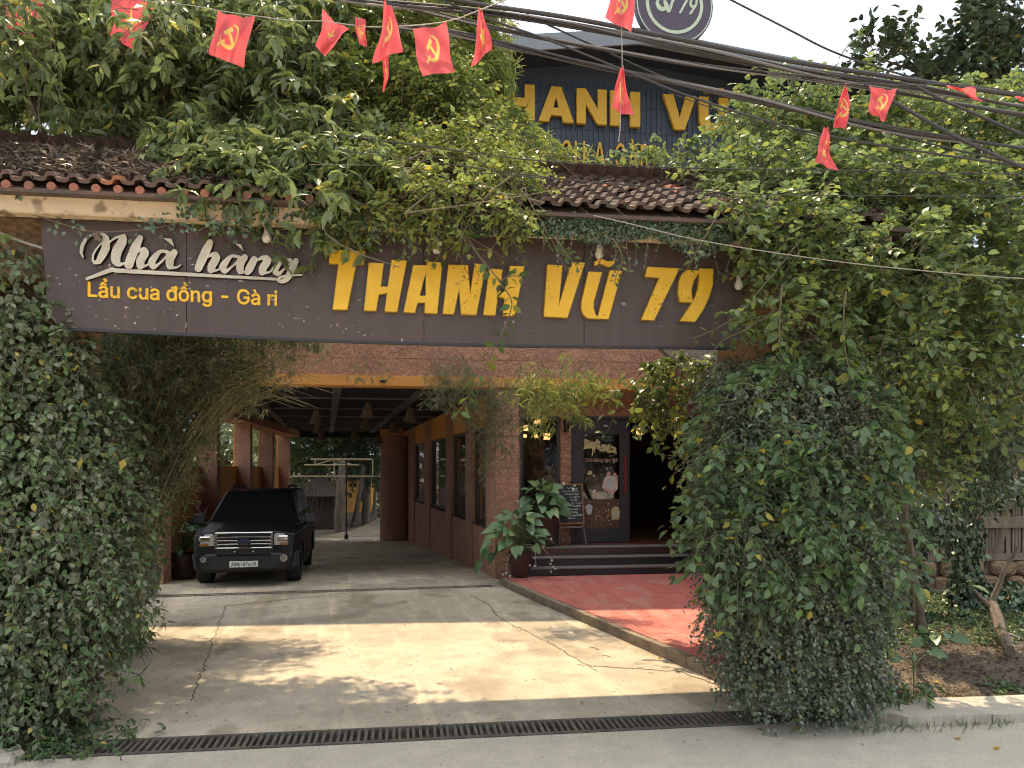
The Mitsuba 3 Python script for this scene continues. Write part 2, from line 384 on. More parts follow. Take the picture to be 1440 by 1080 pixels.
def tints(n, r, base, alt, p_alt=0.15, dead=None, p_dead=0.01, spread=0.3):
    base, alt = np.array(base), np.array(alt)
    t = r.random((n, 1)); c = base * (1 - spread + 2 * spread * r.random((n, 1)))
    c = np.where(r.random((n, 1)) < p_alt, alt * (0.75 + 0.5 * t), c)
    if dead is not None: c = np.where(r.random((n, 1)) < p_dead, np.array(dead) * (0.7 + 0.6 * t), c)
    return c


def in_blobs(blobs, n, r, inner=0.35, lump=0.0, lump_scale=1.3):
    """n points inside ellipsoids (x, y, z, rx, ry, rz[, weight]) and their outward directions."""
    b = np.array([list(x[:6]) + [x[6] if len(x) > 6 else 1.0] for x in blobs], float)
    w = b[:, 3] * b[:, 4] * b[:, 5] * b[:, 6]; out_p, out_d = [], []
    while sum(map(len, out_p)) < n:
        i = r.choice(len(b), n, p=w / w.sum()); d = unit(r.normal(size=(n, 3))); k = (inner ** 3 + (1 - inner ** 3) * r.random((n, 1))) ** (1 / 3)
        p = b[i, :3] + d * k * b[i, 3:6]
        if lump:
            keep = meshkit.noise(p * lump_scale, 11) * 0.6 + meshkit.noise(p * lump_scale * 2.3, 5) * 0.4 > lump
            p, d, i = p[keep], d[keep], i[keep]
        out_p.append(p); out_d.append(unit(d / b[i, 3:6]))
    return np.vstack(out_p)[:n], np.vstack(out_d)[:n]


def sprays(base, direction, length, m, leaf, width, r, droop=0.3, colour=None, tpl=LEAF4, whorl=False, flat=0.6, twig=0.004):
    """Twigs with m leaves each, set alternately, tips drooping. Returns the leaf arrays and the twig mesh."""
    n = len(base); direction = unit(direction); length = np.broadcast_to(length, (n,))
    up = np.array([0, 0, 1.0]); side = unit(np.cross(direction, up + 0.3 * r.normal(size=(n, 3)))); top = unit(np.cross(side, direction))
    t = np.linspace(0.25, 1, m) if not whorl else np.r_[np.linspace(0.5, 0.8, max(1, m // 3)), np.full(m - max(1, m // 3), 1.0)]
    t = t[None] + 0.05 * r.normal(size=(n, m)); s = np.where(np.arange(m) % 2, 1.0, -1.0)[None] * np.ones((n, 1))
    P = base[:, None] + direction[:, None] * (length[:, None] * t)[..., None] - up * (droop * length[:, None] * t ** 2)[..., None]
    dirn = unit(direction[:, None] - up * (2 * droop * t)[..., None])
    a = (r.random((n, m)) * 2 * np.pi) if whorl else (s * (0.75 + 0.5 * r.random((n, m))))
    if whorl: along = dirn * 0.35 + np.cos(a)[..., None] * side[:, None] + np.sin(a)[..., None] * top[:, None] - up * 0.45
    else: along = dirn * np.cos(a)[..., None] + side[:, None] * np.sin(a)[..., None] - up * 0.25
    along = along + 0.25 * r.normal(size=along.shape)
    nr = flat * up + (1 - flat) * top[:, None] + 0.4 * r.normal(size=along.shape)
    L = leaf * (0.65 + 0.6 * r.random((n, m))); k = n * m
    c = colour(k)
    lv = leaf_mesh(P.reshape(-1, 3), along.reshape(-1, 3), nr.reshape(-1, 3), L.ravel(), L.ravel() * width / leaf, c, tpl)
    tt = np.linspace(0, 1, 4); Q = base[:, None] + direction[:, None] * (length[:, None] * tt)[..., None] - up * (droop * length[:, None] * tt ** 2)[..., None]
    o = np.stack([np.cos([0, 2.1, 4.2]), np.sin([0, 2.1, 4.2])], 1)
    rad = twig * np.array([1.3, 1.0, 0.7, 0.4])
    v = Q[:, :, None] + rad[None, :, None, None] * (o[None, None, :, :1] * side[:, None, None] + o[None, None, :, 1:] * top[:, None, None])
    i, j = np.meshgrid(np.arange(3), np.arange(3), indexing='ij'); j1 = (j + 1) % 3
    f = np.vstack([np.stack([i * 3 + j, i * 3 + j1, (i + 1) * 3 + j1], -1).reshape(-1, 3), np.stack([i * 3 + j, (i + 1) * 3 + j1, (i + 1) * 3 + j], -1).reshape(-1, 3)])
    tw = (v.reshape(-1, 3), (f[None] + (np.arange(n) * 12)[:, None, None]).reshape(-1, 3))
    return lv, tw


def cat(parts):
    v, f, c, at_ = [], [], [], 0
    for p in parts:
        v.append(p[0]); f.append(p[1] + at_); at_ += len(p[0])
        if len(p) > 2: c.append(p[2])
    return (np.vstack(v), np.vstack(f)) + ((np.vstack(c),) if c else ())


def foliage(parent, name, parts, mat='mat_leaf', label=None, kind='stuff'):
    v, f, c = cat(parts)
    return add((v, f), mat, parent, name, smooth=True, color=c, label=label, kind=kind)


def twigs(parent, parts, mat='mat_twig', name='twig'):
    v, f = cat([p[:2] for p in parts])
    return add((v, f), mat, parent, name, kind='stuff')


def limb(p0, p1, r0, r1, r, bend=0.12, n=8):
    p0, p1 = np.array(p0, float), np.array(p1, float); t = np.linspace(0, 1, n)[:, None]; L = np.linalg.norm(p1 - p0)
    off = r.normal(size=3) * bend * L
    return tube(p0 + (p1 - p0) * t + off * (t * (1 - t)) * 2 + r.normal(size=(n, 3)) * 0.012 * L * np.sin(np.pi * t), np.linspace(r0, r1, n), 7)
# ------------------------------------------------------------------ ground, street, drive
def sheet(poly, z): 
    m = trimesh.creation.extrude_polygon(Polygon(poly), 0.02, engine='earcut'); m.apply_translation((0, 0, z - 0.02)); return m


def struct(name, mesh, mat, label, category=None, **k):
    key = numbered(name); labels[key] = {'label': label, 'kind': 'structure'}; return add(mesh, mat, key=key, **k)


FALL0, FALL1, FALL = 16.5, 36.0, 0.05       # the passage floor falls away from the street
def floor_z(y): return -FALL * np.clip(np.asarray(y, float) - FALL0, 0, FALL1 - FALL0)


gx, gy = np.r_[-400, -120, -40, np.linspace(-16, 18, 18), 40, 120, 400], np.r_[-300, -60, -10, np.linspace(0, 16, 9), 16.5, np.linspace(17, 36, 8), 50, 100, 400]
X, Y = np.meshgrid(gx, gy); Zg = floor_z(Y) - 0.06
k = np.arange(X.size).reshape(X.shape); q = np.stack([k[:-1, :-1], k[:-1, 1:], k[1:, 1:], k[1:, :-1]], -1).reshape(-1, 4)
struct('ground', (np.stack([X, Y, Zg], -1).reshape(-1, 3), q), 'mat_soil', 'bare brown earth ground under and around everything')
struct('road', sheet([(-60, -40), (60, -40), (60, 6.55), (4.05, 6.70), (3.7, 6.70), (-2.7, 6.70), (-60, 6.70)], 0.0), 'mat_road', 'grey worn concrete road in the foreground beyond the front drain')
DRIVE = [(-2.95, 7.10), (4.0, 7.10), (3.62, 8.0), (2.05, 15.98), (1.9, 16.3), (1.9, 16.5), (-4.75, 16.5), (-4.9, 15.0), (-4.7, 14.0), (-4.2, 10.3), (-3.6, 9.0), (-3.2, 7.9)]
drive = struct('driveway', sheet(DRIVE, 0.0), 'mat_concrete', 'pale sunlit concrete driveway leading under the sign into the covered passage')
ny = 14
py_ = np.r_[16.5, np.linspace(17, 36, ny), 37.5, 37.51]
pv = np.vstack([[(-5.2, y, floor_z(y) + 0.0) for y in py_], [(3.0 , y, floor_z(y) + 0.0) for y in py_]]); n_ = len(py_)
struct('passage_floor', (pv, np.array([[i, n_ + i, n_ + i + 1, i + 1] for i in range(n_ - 1)])), 'mat_concrete', 'shaded concrete floor of the covered passage running to the garden path')


struct('garden_path', sheet([(-4.0, 37.5), (0.6, 37.5), (1.2, 48), (1.5, 70), (-1.0, 70), (-1.6, 50), (-2.6, 42)], -.97), 'mat_kerb', 'concrete garden path leading away behind the covered passage')


def crack(points, wid=0.014):
    p = np.array([on_ground(u, v, 0.0)[:2] for u, v in points]); p = np.array([p[0] + 0 * p[0]] + list(p[1:]))
    fine = []
    for a, b in zip(p[:-1], p[1:]):
        m = max(2, int(np.linalg.norm(b - a) / 0.09)); t = np.linspace(0, 1, m, endpoint=False)[:, None]; fine.append(a + (b - a) * t)
    f = np.vstack(fine + [p[-1:]]); f[1:-1] += rng.normal(size=(len(f) - 2, 2)) * 0.016
    return LineString(f).buffer(wid / 2, cap_style=2)


cr = unary_union([crack([(318, 852), (470, 836), (560, 826)]), crack([(318, 852), (300, 900), (285, 945), (268, 985)], 0.012), crack([(660, 836), (690, 852), (700, 868), (720, 878), (780, 908), (815, 930), (840, 944)], 0.012),
                  crack([(812, 935), (960, 945), (1020, 970), (1060, 998)], 0.016), crack([(830, 910), (842, 914)], 0.02), crack([(846, 921), (858, 924)], 0.016)])
add(join([trimesh.creation.extrude_polygon(g, 0.004, engine='earcut') for g in getattr(cr, 'geoms', [cr])]), 'mat_crack', drive, 'crack', kind='stuff', label='dark jagged cracks running through the concrete')

# drains
def drain(name, label, p0, p1, width, bars, bar_mat='mat_grate', bw=0.02):
    t = thing(name, label, 'drain'); p0, p1 = np.array(p0), np.array(p1); L = np.linalg.norm(p1 - p0); a = math.atan2(*(p1 - p0)[::-1]); m0 = M(p0[0], p0[1], 0.0, rz=a)
    def put(mesh, nm, mat, **k):
        mesh.apply_transform(m0); return add(mesh, mat, t, nm, **k)
    put(join([box(0, L, 0, 0.03, -0.1, 0.010), box(0, L, width - 0.03, width, -0.1, 0.010)]), 'frame', 'mat_grate')
    put(join([box(0, L, 0.0, width, -0.30, -0.28), box(0, L, -.012, 0.0, -0.30, -0.02), box(0, L, width, width + .012, -0.30, -0.02)]), 'channel', 'mat_grate')
    if bars:
        for i in range(bars):
            x = (i + 0.5) * L / bars; j = rng.normal() * 0.004
            put(box(x - bw / 2 + j, x + bw / 2 + j, 0.03, width - 0.03, -0.035, 0.006 + rng.normal() * 0.002), 'grate_bar', bar_mat)
    else:
        put(join([box(i * 0.05, i * 0.05 + 0.022, 0.03, width - 0.03, -0.035, 0.006) for i in range(int(L / 0.05))]), 'grate_bar', bar_mat, kind='stuff')
    return t


drain('drain_grate', 'long rusty grate across the mouth of the driveway in the foreground', (-2.95, 6.72), (4.05, 6.72), 0.36, 118, bw=0.026)
drain('drain_grate', 'thin dark drain strip across the driveway in front of the parked car', (-4.5, 14.72), (1.75, 15.12), 0.22, 0)

# kerb slab at the right and small one at the left
t = thing('kerb_slab', 'broken grey concrete kerb slab beside the right end of the front drain', 'kerb')
for i, (xa, xb) in enumerate(((4.05, 5.28), (5.30, 6.6), (6.62, 9.5))):
    p = [(xa + (0.0 if i else 0.0), 6.95), (xa + (0.0 if i else 0.42), 6.42 - 0.01 * i), (xb, 6.40), (xb, 6.92)]
    add(slab(p, -0.05, 0.10 - 0.012 * i), 'mat_road', t, 'slab')
t = thing('kerb_stone', 'small pale kerb stone under the ivy at the left end of the front drain', 'kerb')
add(box(-3.65, -3.0, 6.55, 6.80, -0.05, 0.07, bevel=0.03), 'mat_road', t, 'stone')

# red patio
PATIO = [(2.03, 15.45), (2.06, 15.1), (2.35, 13.55), (2.72, 11.8), (3.05, 10.2), (3.45, 8.25), (3.62, 7.6), (4.55, 7.6), (4.65, 9.0), (6.9, 15.5)]
patio = struct('patio', slab(PATIO, -0.05, 0.128), 'mat_grout', 'red tiled patio before the restaurant steps')
pp = Polygon(PATIO).buffer(-0.012); nt = 0; ts = 0.40; small = []
cells = sorted(((i, j) for i in range(0, 22) for j in range(0, 22)), key=lambda c: c[1])
for i, j in cells:
    x0, y0 = 1.6 + i * ts, 7.5 + j * ts
    tile = Polygon([(x0 + .004, y0 + .004), (x0 + ts - .004, y0 + .004), (x0 + ts - .004, y0 + ts - .004), (x0 + .004, y0 + ts - .004)]).intersection(pp)
    if tile.area < 0.002 or tile.geom_type != 'Polygon': continue
    m = trimesh.creation.extrude_polygon(tile, 0.014, engine='earcut'); m.apply_translation((0, 0, 0.1265 + rng.normal() * 0.0008))
    if nt < 290 and x0 < 6.6: add(m, 'mat_red_tile', patio, 'tile'); nt += 1
    else: small.append(m)
if small: add(join(small), 'mat_red_tile', patio, 'tile_rest', kind='stuff')
e = LineString(PATIO[:7]); seg = e.length; t = thing('kerb', 'mossy brown kerb stones edging the red patio along the driveway', 'kerb'); s = 0.0
while s < seg - 0.15:
    l = 0.36 + 0.10 * rng.random(); a, b = e.interpolate(s), e.interpolate(min(s + l - 0.012, seg)); d = np.array([b.x - a.x, b.y - a.y]); L = np.linalg.norm(d)
    m = box(0, L, -0.10, 0.004, -0.05, 0.1415 + rng.normal() * 0.003, bevel=0.008); m.apply_transform(M(a.x, a.y, 0, rz=math.atan2(d[1], d[0]))); add(m, 'mat_kerb', t, 'kerb_stone'); s += l

# ------------------------------------------------------------------ restaurant
R = thing('restaurant', 'restaurant front in red chipped stone with ochre trim and a covered drive-through passage', 'building')
CD = np.array([-0.0925, 0.9957]); CN = np.array([CD[1], -CD[0]])          # the passage's right wall runs a little to the left as it goes back
W0 = np.array([1.95, 16.2])


def cwall(s0, s1, z0, z1, off0, off1, bev=0):
    """A box along the passage's right wall, s metres in; off < 0 stands out into the passage."""
    m = box(s0, s1, -off1, -off0, z0, z1, bevel=bev); m.apply_transform(M(W0[0], W0[1], 0, rz=math.atan2(CD[1], CD[0]))); return m


def blocks(parent, x0, x1, z0, z1, y, h, w, mat='mat_red_stone', name='stone_block', depth=0.025):
    """Stone cladding of a wall that faces the street: courses of blocks, joints recessed."""
    z = z0; row = 0
    while z < z1 - 0.02:
        zt = min(z + h, z1); x = x0 - (w * 0.5 if row % 2 else 0)
        while x < x1 - 0.02:
            a, b = max(x, x0), min(x + w * (0.9 + 0.2 * rng.random()), x1)
            if b - a > 0.03: add(box(a + .003, b - .003, y - depth - 0.004 * rng.random(), y + 0.01, z + .003, zt - .003, bevel=0.004), mat, parent, name)
            x = b
        z = zt; row += 1


# front column and wall over the openings
col_ = add(box(1.95, 2.40, 16.22, 16.75, -0.1, 4.0), 'mat_joint', R, 'column')
blocks(col_, 1.93, 2.42, 0.0, 3.98, 16.22, 0.33, 0.6)
add(cwall(0.05, 0.62, -0.1, 3.98, -0.02, 0.02), 'mat_red_stone', R, 'column_side')
front = add(box(-5.6, 10.5, 16.25, 16.6, 4.2, 5.6), 'mat_joint', R, 'front_wall')
blocks(front, -4.6, 8.5, 4.2, 5.3, 16.25, 0.36, 0.85)
beam = add(box(-5.0, 10.5, 16.12, 16.6, 3.985, 4.195, bevel=0.006), 'mat_ochre', R, 'trim_beam')
for x in (-2.45, -1.0 + 0.62, 1.0 - 0.12, 3.55): add(box(x - 0.06, x + 0.06, 16.09, 16.14, 4.05, 4.10), 'mat_black', beam, 'clip')
add(box(-5.6, 10.5, 16.2, 17.6, 5.6, 5.75), 'mat_clay', R, 'parapet_cap')
# door wall
DW = 16.9
add(box(2.42, 10.5, DW, DW + 0.2, 3.46, 4.0), 'mat_red_stone', R, 'lintel_wall')
add(box(2.40, 10.5, 16.6, DW, 3.9, 3.985), 'mat_red_stone', R, 'porch_ceiling')
pier = add(box(3.45, 3.69, DW + 0.02, DW + 0.2, 0.63, 3.46), 'mat_joint', R, 'pier')
blocks(pier, 3.45, 3.69, 0.65, 3.46, DW + 0.02, 0.17, 0.4)
add(box(2.42, 2.56, DW, DW + 0.2, 0.63, 3.46), 'mat_red_stone', R, 'jamb')
add(box(6.62, 10.5, DW, DW + 0.2, 0.63, 3.46), 'mat_red_stone', R, 'wall_end')
# porch and steps
add(box(2.42, 10.5, 16.1, 17.2, -0.05, 0.648), 'mat_porch', R, 'porch_floor')
for i, (y, z) in enumerate(((15.50, 0.30), (15.80, 0.475), (16.10, 0.652))):
    st = add(box(2.42, 9.5, y, y + 0.5, z - 0.19, z - 0.03), 'mat_step', R, 'step')
    add(box(2.42, 9.5, y - 0.02, y + 0.32, z - 0.03, z + (0.002 if i == 2 else 0), bevel=0.006), 'mat_nosing', st, 'tread')
# window beside the column
w = add(join([box(2.56, 3.45, DW + .02, DW + .12, 3.38, 3.46), box(2.56, 3.45, DW + .02, DW + .12, 0.65, 0.75), box(2.56, 2.63, DW + .02, DW + .12, 0.75, 3.38), box(3.38, 3.45, DW + .02, DW + .12, 0.75, 3.38)]), 'mat_dark_frame', R, 'window')
add((np.array([[2.63, DW + .07, .75], [3.38, DW + .07, .75], [3.38, DW + .07, 3.38], [2.63, DW + .07, 3.38]]), np.array([[0, 1, 2], [0, 2, 3]])), 'mat_glass', w, 'pane')
# door leaf that is shut, with stickers
def frame(x0, x1, z0, z1, y0, y1, l, b, t): return join([box(x0, x0 + l, y0, y1, z0, z1), box(x1 - l, x1, y0, y1, z0, z1), box(x0 + l, x1 - l, y0, y1, z0, z0 + b), box(x0 + l, x1 - l, y0, y1, z1 - t, z1)])
add(join([box(3.69, 6.62, DW + 0.0, DW + .15, 3.40, 3.46), box(3.69, 3.75, DW, DW + .15, .65, 3.40), box(6.55, 6.62, DW, DW + .15, .65, 3.40)]), 'mat_dark_frame', R, 'door_frame')
dl = add(frame(3.76, 5.03, 0.66, 3.39, DW + .03, DW + .09, 0.22, 0.30, 0.34), 'mat_dark_frame', R, 'door', label='shut glass door leaf with gold blossom and pale stickers')
gx0, gx1, gz0, gz1 = 3.98, 4.81, 0.96, 3.05
add((np.array([[gx0, DW + .06, gz0 + .66], [gx1, DW + .06, gz0 + .66], [gx1, DW + .06, gz1], [gx0, DW + .06, gz1]]), np.array([[0, 1, 2], [0, 2, 3]])), 'mat_glass', dl, 'pane')
add(box(4.90, 4.94, DW - .03, DW + .03, 1.75, 2.6), 'mat_red_handle', dl, 'handle')


def decal(shape, mat, name='sticker', label=None, dy=0.0):
    return add(upright(shape, 0.002, (gx0, DW + 0.045 - dy, gz0), (1, 0)), mat, dl, name, label=label)


def dpx(x, y): return ((x - 190) / (487 - 190) * (gx1 - gx0), (945 - y) / (945 - 160) * (gz1 - gz0))


r2 = np.random.default_rng(21)
def flower(cx, cy, r): return unary_union([Point(cx + r * 0.55 * math.cos(a), cy + r * 0.55 * math.sin(a)).buffer(r * 0.48, 4) for a in np.arange(5) * 1.2566 + r2.random()])
bl = [flower(*dpx(x, y), 0.026 + 0.012 * r2.random()) for x, y in [(205 + 250 * t, 235 + 55 * t + 34 * r2.normal() * 0.5) for t in r2.random(70)]]
decal(unary_union(bl + [LineString([dpx(190, 275), dpx(240, 240), dpx(320, 215)]).buffer(0.018), LineString([dpx(262, 260), dpx(264, 330)]).buffer(0.010), Polygon([dpx(192, 285), dpx(200, 235), dpx(240, 225), dpx(250, 260)])]), 'mat_decal_gold', 'blossom_sticker', 'gold blossom branch sticker across the top of the glass')
for x, y in [(215 + 250 * r2.random(), 300 + 620 * r2.random()) for _ in range(46)]: 
    if not (350 < x < 470 and 450 < y < 650) : decal(Point(*dpx(x, y)).buffer(0.009 + 0.010 * r2.random() ** 2, 3), 'mat_decal_cream', 'petal_sticker')
def script_text(text, width):
    m = meshkit.text_mesh(text, 0.075, 0.002); m.apply_scale((width / (m.bounds[1, 0] - m.bounds[0, 0]), 1, 1)); return m
tx = script_text('Chúc Mừng Năm Mới', 0.74); v = tx.vertices.copy(); tx.vertices = np.stack([gx0 + 0.04 + v[:, 0] + 0.0 * v[:, 1], DW + 0.058 - v[:, 2], gz0 + dpx(0, 385)[1] + v[:, 1]], 1)
add(tx, 'mat_decal_pink', dl, 'greeting_text')
def blob(pts): return Polygon([dpx(*p) for p in pts]).buffer(0.02).buffer(-0.01)
big = blob([(345, 600), (360, 530), (380, 505), (440, 505), (465, 545), (468, 610), (450, 630), (400, 640)])
decal(big, 'mat_decal_cream', 'round_sticker', 'large round cream sticker on the dark glass')
decal(Point(*dpx(402, 560)).buffer(0.095), 'mat_decal_grey', 'sticker', dy=0.003)
decal(unary_union([flower(*dpx(395, 487), 0.05), flower(*dpx(447, 490), 0.035), flower(*dpx(462, 512), 0.035), flower(*dpx(465, 540), 0.03)]), 'mat_decal_pink', 'sticker', dy=0.003)
decal(unary_union([Point(*dpx(400, 632)).buffer(0.05), Point(*dpx(370, 615)).buffer(0.04), Point(*dpx(445, 622)).buffer(0.035)]), 'mat_decal_pink', 'sticker', dy=0.0045)
decal(blob([(225, 490), (235, 465), (255, 465), (258, 485)]), 'mat_decal_gold', 'sticker'); decal(blob([(262, 640), (275, 618), (292, 625), (285, 645)]), 'mat_decal_cream', 'sticker')
decal(blob([(208, 760), (235, 738), (262, 760), (250, 820), (225, 822)]), 'mat_decal_grey', 'sticker'); decal(blob([(425, 865), (420, 790), (440, 762), (470, 765), (484, 800), (478, 865)]), 'mat_decal_gold', 'sticker', 'pale golden sticker low on the door'); decal(Point(*dpx(450, 820)).buffer(0.055), 'mat_decal_grey', 'sticker', dy=0.003)
pn = add(box(gx0, gx1, DW + .058, DW + .07, gz0, gz0 + 0.66), 'mat_dark_wood', dl, 'panel', label='brown slatted lower panel of the door')
for i in range(20): add(box(gx0 + 0.012 + i * 0.041, gx0 + 0.036 + i * 0.041, DW + .048, DW + .0585, gz0 + .005, gz0 + 0.655), 'mat_wood', pn, 'slat')
cx, cz = gx0 + dpx(355, 0)[0], gz0 + dpx(0, 823)[1]; dia = Polygon([(0, .17), (.17, 0), (0, -.17), (-.17, 0)]); add(upright(dia.difference(dia.buffer(-0.022)), 0.012, (cx, DW + 0.046, cz), (1, 0)), 'mat_board_frame', dl, 'diamond_frame')
# leaf that stands open
t_ = M(6.50, DW - 0.02, 0, rz=math.radians(-74)); m = frame(0, 1.22, .66, 3.39, -.03, .03, 0.14, 0.25, 0.2); m.apply_transform(t_)
od = add(m, 'mat_dark_frame', R, 'door', label='glass door leaf standing open towards the patio')
m = trimesh.Trimesh([[.14, 0, .9], [1.08, 0, .9], [1.08, 0, 3.2], [.14, 0, 3.2]], [[0, 1, 2], [0, 2, 3]], process=False); m.apply_transform(t_); add(m, 'mat_glass', od, 'pane')
for y in (-.06, .05): m = box(1.09, 1.12, y, y + .02, 1.6, 2.6, bevel=.005); m.apply_transform(t_); add(m, 'mat_red_handle', od, 'handle')

# room behind the glass
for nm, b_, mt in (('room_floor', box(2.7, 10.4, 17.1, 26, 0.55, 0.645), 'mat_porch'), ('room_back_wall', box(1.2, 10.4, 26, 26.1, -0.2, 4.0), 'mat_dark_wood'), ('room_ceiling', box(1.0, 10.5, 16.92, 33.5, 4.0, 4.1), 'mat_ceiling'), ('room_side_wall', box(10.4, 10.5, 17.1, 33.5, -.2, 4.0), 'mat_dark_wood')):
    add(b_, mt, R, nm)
# lanterns that are lit inside
def lantern(x, y, z, r=0.075, drop=0.6, lit=True):
    t = thing('lantern', None, None)
    add(tube([(x, y, z + r * 1.2), (x, y, 4.0)], 0.006, 5), 'mat_black', t, 'cord')
    add(join([box(x - r * 1.1, x + r * 1.1, y - r * 1.1, y + r * 1.1, z + r * 0.9, z + r * 1.15), box(x - r * 1.1, x + r * 1.1, y - r * 1.1, y + r * 1.1, z - r * 1.15, z - r * 0.95)]), 'mat_wood', t, 'frame')
    m = trimesh.creation.cylinder(r, 1.85 * r, sections=10); m.apply_translation((x, y, z - 0.02 * r))
    add(m, 'mat_lantern', t, 'shade', emitter={'type': 'area', 'radiance': {'type': 'rgb', 'value': [0.20, 0.10, 0.034]}})
    return t


LANT = [((756, 592), 21, 'topmost hanging lantern behind the window beside the column'), ((739, 602), 22, 'lantern seen low behind the window, left of the other lit ones'), ((769, 614), 20, 'lantern near the right edge of the window beside the column'),
        ((824, 604), 21, 'lantern glowing through the top of the stickered door'), ((850, 603), 22, 'lantern glowing behind the upper right of the stickered door'), ((899, 607), 20, 'lantern hanging inside the open doorway'), ((754, 613), 25, 'tiny far lantern deep behind the window'), ((738, 613), 25, 'tiny far lantern low behind the window')]
for (u, v), d, lab in LANT:
    p = at(u, v, d); t = lantern(p[0], p[1], p[2], 0.085 if d < 23 else 0.06); labels[t] = {'label': 'small amber ' + lab, 'category': 'lantern', 'group': 'lit lanterns inside the restaurant'}

# passage: right wall with windows, ceiling, left columns
LEN = 20.5
for i, (a, b) in enumerate(((0.62, 1.15), (2.95, 3.75), (6.2, 7.2), (11.0, 12.5), (16.0, 18.5))):
    add(cwall(a, b, -1.2, 3.98, 0.0, 0.25), 'mat_red_stone', R, 'pilaster')
dado = add(cwall(0.62, LEN, -1.3, 0.95, 0.05, 0.30), 'mat_red_stone', R, 'dado_wall')
add(cwall(0.62, LEN, 0.95, 1.0, 0.02, 0.32), 'mat_joint', R, 'sill')
add(cwall(0.62, LEN, 3.25, 3.98, 0.06, 0.30), 'mat_ochre', R, 'upper_wall')
for a, b in ((1.15, 2.95), (3.75, 6.2), (7.2, 11.0), (12.5, 16.0)):
    fr = add(join([cwall(a, a + .09, 1.0, 3.25, .10, .20), cwall(b - .09, b, 1.0, 3.25, .10, .20), cwall(a, b, 1.0, 1.08, .11, .19), cwall(a, b, 3.17, 3.25, .11, .19)]), 'mat_dark_wood', R, 'side_window')
    q = np.array([[a, -.15, 1.0], [b, -.15, 1.0], [b, -.15, 3.25], [a, -.15, 3.25]]); q = trimesh.transform_points(q, M(W0[0], W0[1], 0, rz=math.atan2(CD[1], CD[0])))
    add((q, np.array([[0, 1, 2], [0, 2, 3]])), 'mat_glass', fr, 'pane')
fc = W0 + CD * 18.7 - CN * 0.55
m = trimesh.creation.cylinder(0.62, 5.2, sections=36); m.apply_translation((fc[0], fc[1], 1.1)); rc = add(m, 'mat_red_stone', R, 'round_column', smooth=40, label='round brick column at the far end of the passage')
for k in range(34):
    m = trimesh.creation.cylinder(0.635, 0.085, sections=36); m.apply_translation((fc[0], fc[1], -1.0 + 0.1 + k * 0.1)); add(m, 'mat_red_stone', rc, 'brick_course', smooth=40)
add(box(fc[0] - .62, fc[0] + .4, fc[1] - .63, fc[1] + .6, 3.72, 3.98), 'mat_ochre', R, 'column_cap')
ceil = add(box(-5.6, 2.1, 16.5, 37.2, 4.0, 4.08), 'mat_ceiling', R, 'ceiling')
for x0, x1 in ((-3.15, -3.15), (-1.35, -1.35), (0.45, 0.45)):
    m = box(0, 20.3, -0.09, 0.09, 3.93, 3.995); m.apply_transform(M(x0, 16.7, 0, rz=math.atan2(CD[1], CD[0]))); add(m, 'mat_steel_beam', ceil, 'beam')
for y in np.arange(18.9, 37, 3.4): add(box(-4.6, 1.6, y, y + 0.05, 3.945, 3.985), 'mat_steel_beam', ceil, 'purlin')
add(box(-5.5, 1.8, 36.9, 37.2, 3.70, 4.0), 'mat_ceiling', ceil, 'end_beam')
for i in range(5):
    y = 16.35 + 5.1 * i if i else 16.35
    x0, x1 = -5.22 - .1 * i, -4.72 - .1 * i
    if i == 0: x0, x1 = -5.65, -4.70
    ck = add(box(x0, x1, y, y + (0.4 if i else .55), -1.3, 4.0), 'mat_red_stone', R, 'column')
    add(box(x0 - 0.06, x0 - 0.003, y + 0.1, y + 0.38, -1.3, 4.0), 'mat_ochre', ck, 'edge_strip')
lw = [add(box(-5.35 - .1 * i, -5.25 - .1 * i, 16.9 + 5.1 * i, 16.35 + 5.1 * (i + 1), -1.3, 2.36), 'mat_ochre', R, 'low_wall') for i in range(4)]
add(box(-5.4, -4.65, 16.3, 36.9, 3.72, 4.0), 'mat_red_stone', R, 'side_beam')
# wall lamp beside the door
t = thing('wall_lamp', 'slim black cylinder wall lamp on the pier beside the door', 'lamp')
m = trimesh.creation.cylinder(0.055, 0.30, sections=18); m.apply_translation((3.57, DW - 0.09, 3.25)); add(m, 'mat_black', t, 'tube', smooth=40); add(box(3.54, 3.60, DW - .05, DW + .0, 3.2, 3.3), 'mat_black', t, 'bracket')

# pendant shades under the passage ceiling
for (u, v), d, lab in (((445, 587), 20, 'cone pendant shade left of the middle ceiling beam, nearest row'), ((517, 577), 19, 'largest cone pendant shade under the middle of the passage ceiling'), ((577, 583), 20, 'cone pendant shade nearest the windows of the passage wall'), ((448, 601), 24, 'cone pendant shade behind the left one, second row'), ((515, 594), 24, 'cone pendant shade hanging just below the largest one'), ((553, 601), 25, 'cone pendant shade against the dark ceiling before the round column'),
                        ((452, 613), 29, 'dim cone pendant shade seen against the left garden trees'), ((499, 611), 29, 'dim cone pendant shade seen against the middle garden trees'), ((532, 617), 30, 'dim cone pendant shade beside the round column, farthest of all')):
    p = at(u, v, d); t = thing('pendant_lamp', 'woven brown ' + lab, 'pendant lamp', 'woven pendant lamps in the passage')
    m = lathe([(0.05, 0.20), (0.19, -0.18), (0.175, -0.18), (0.035, 0.20), (0.05, 0.20)], 18); m.apply_translation(p); add(m, 'mat_shade', t, 'lamp_shade', smooth=40)
    add(tube([p + [0, 0, .18], [p[0], p[1], 4.0]], 0.008, 5), 'mat_black', t, 'cord')

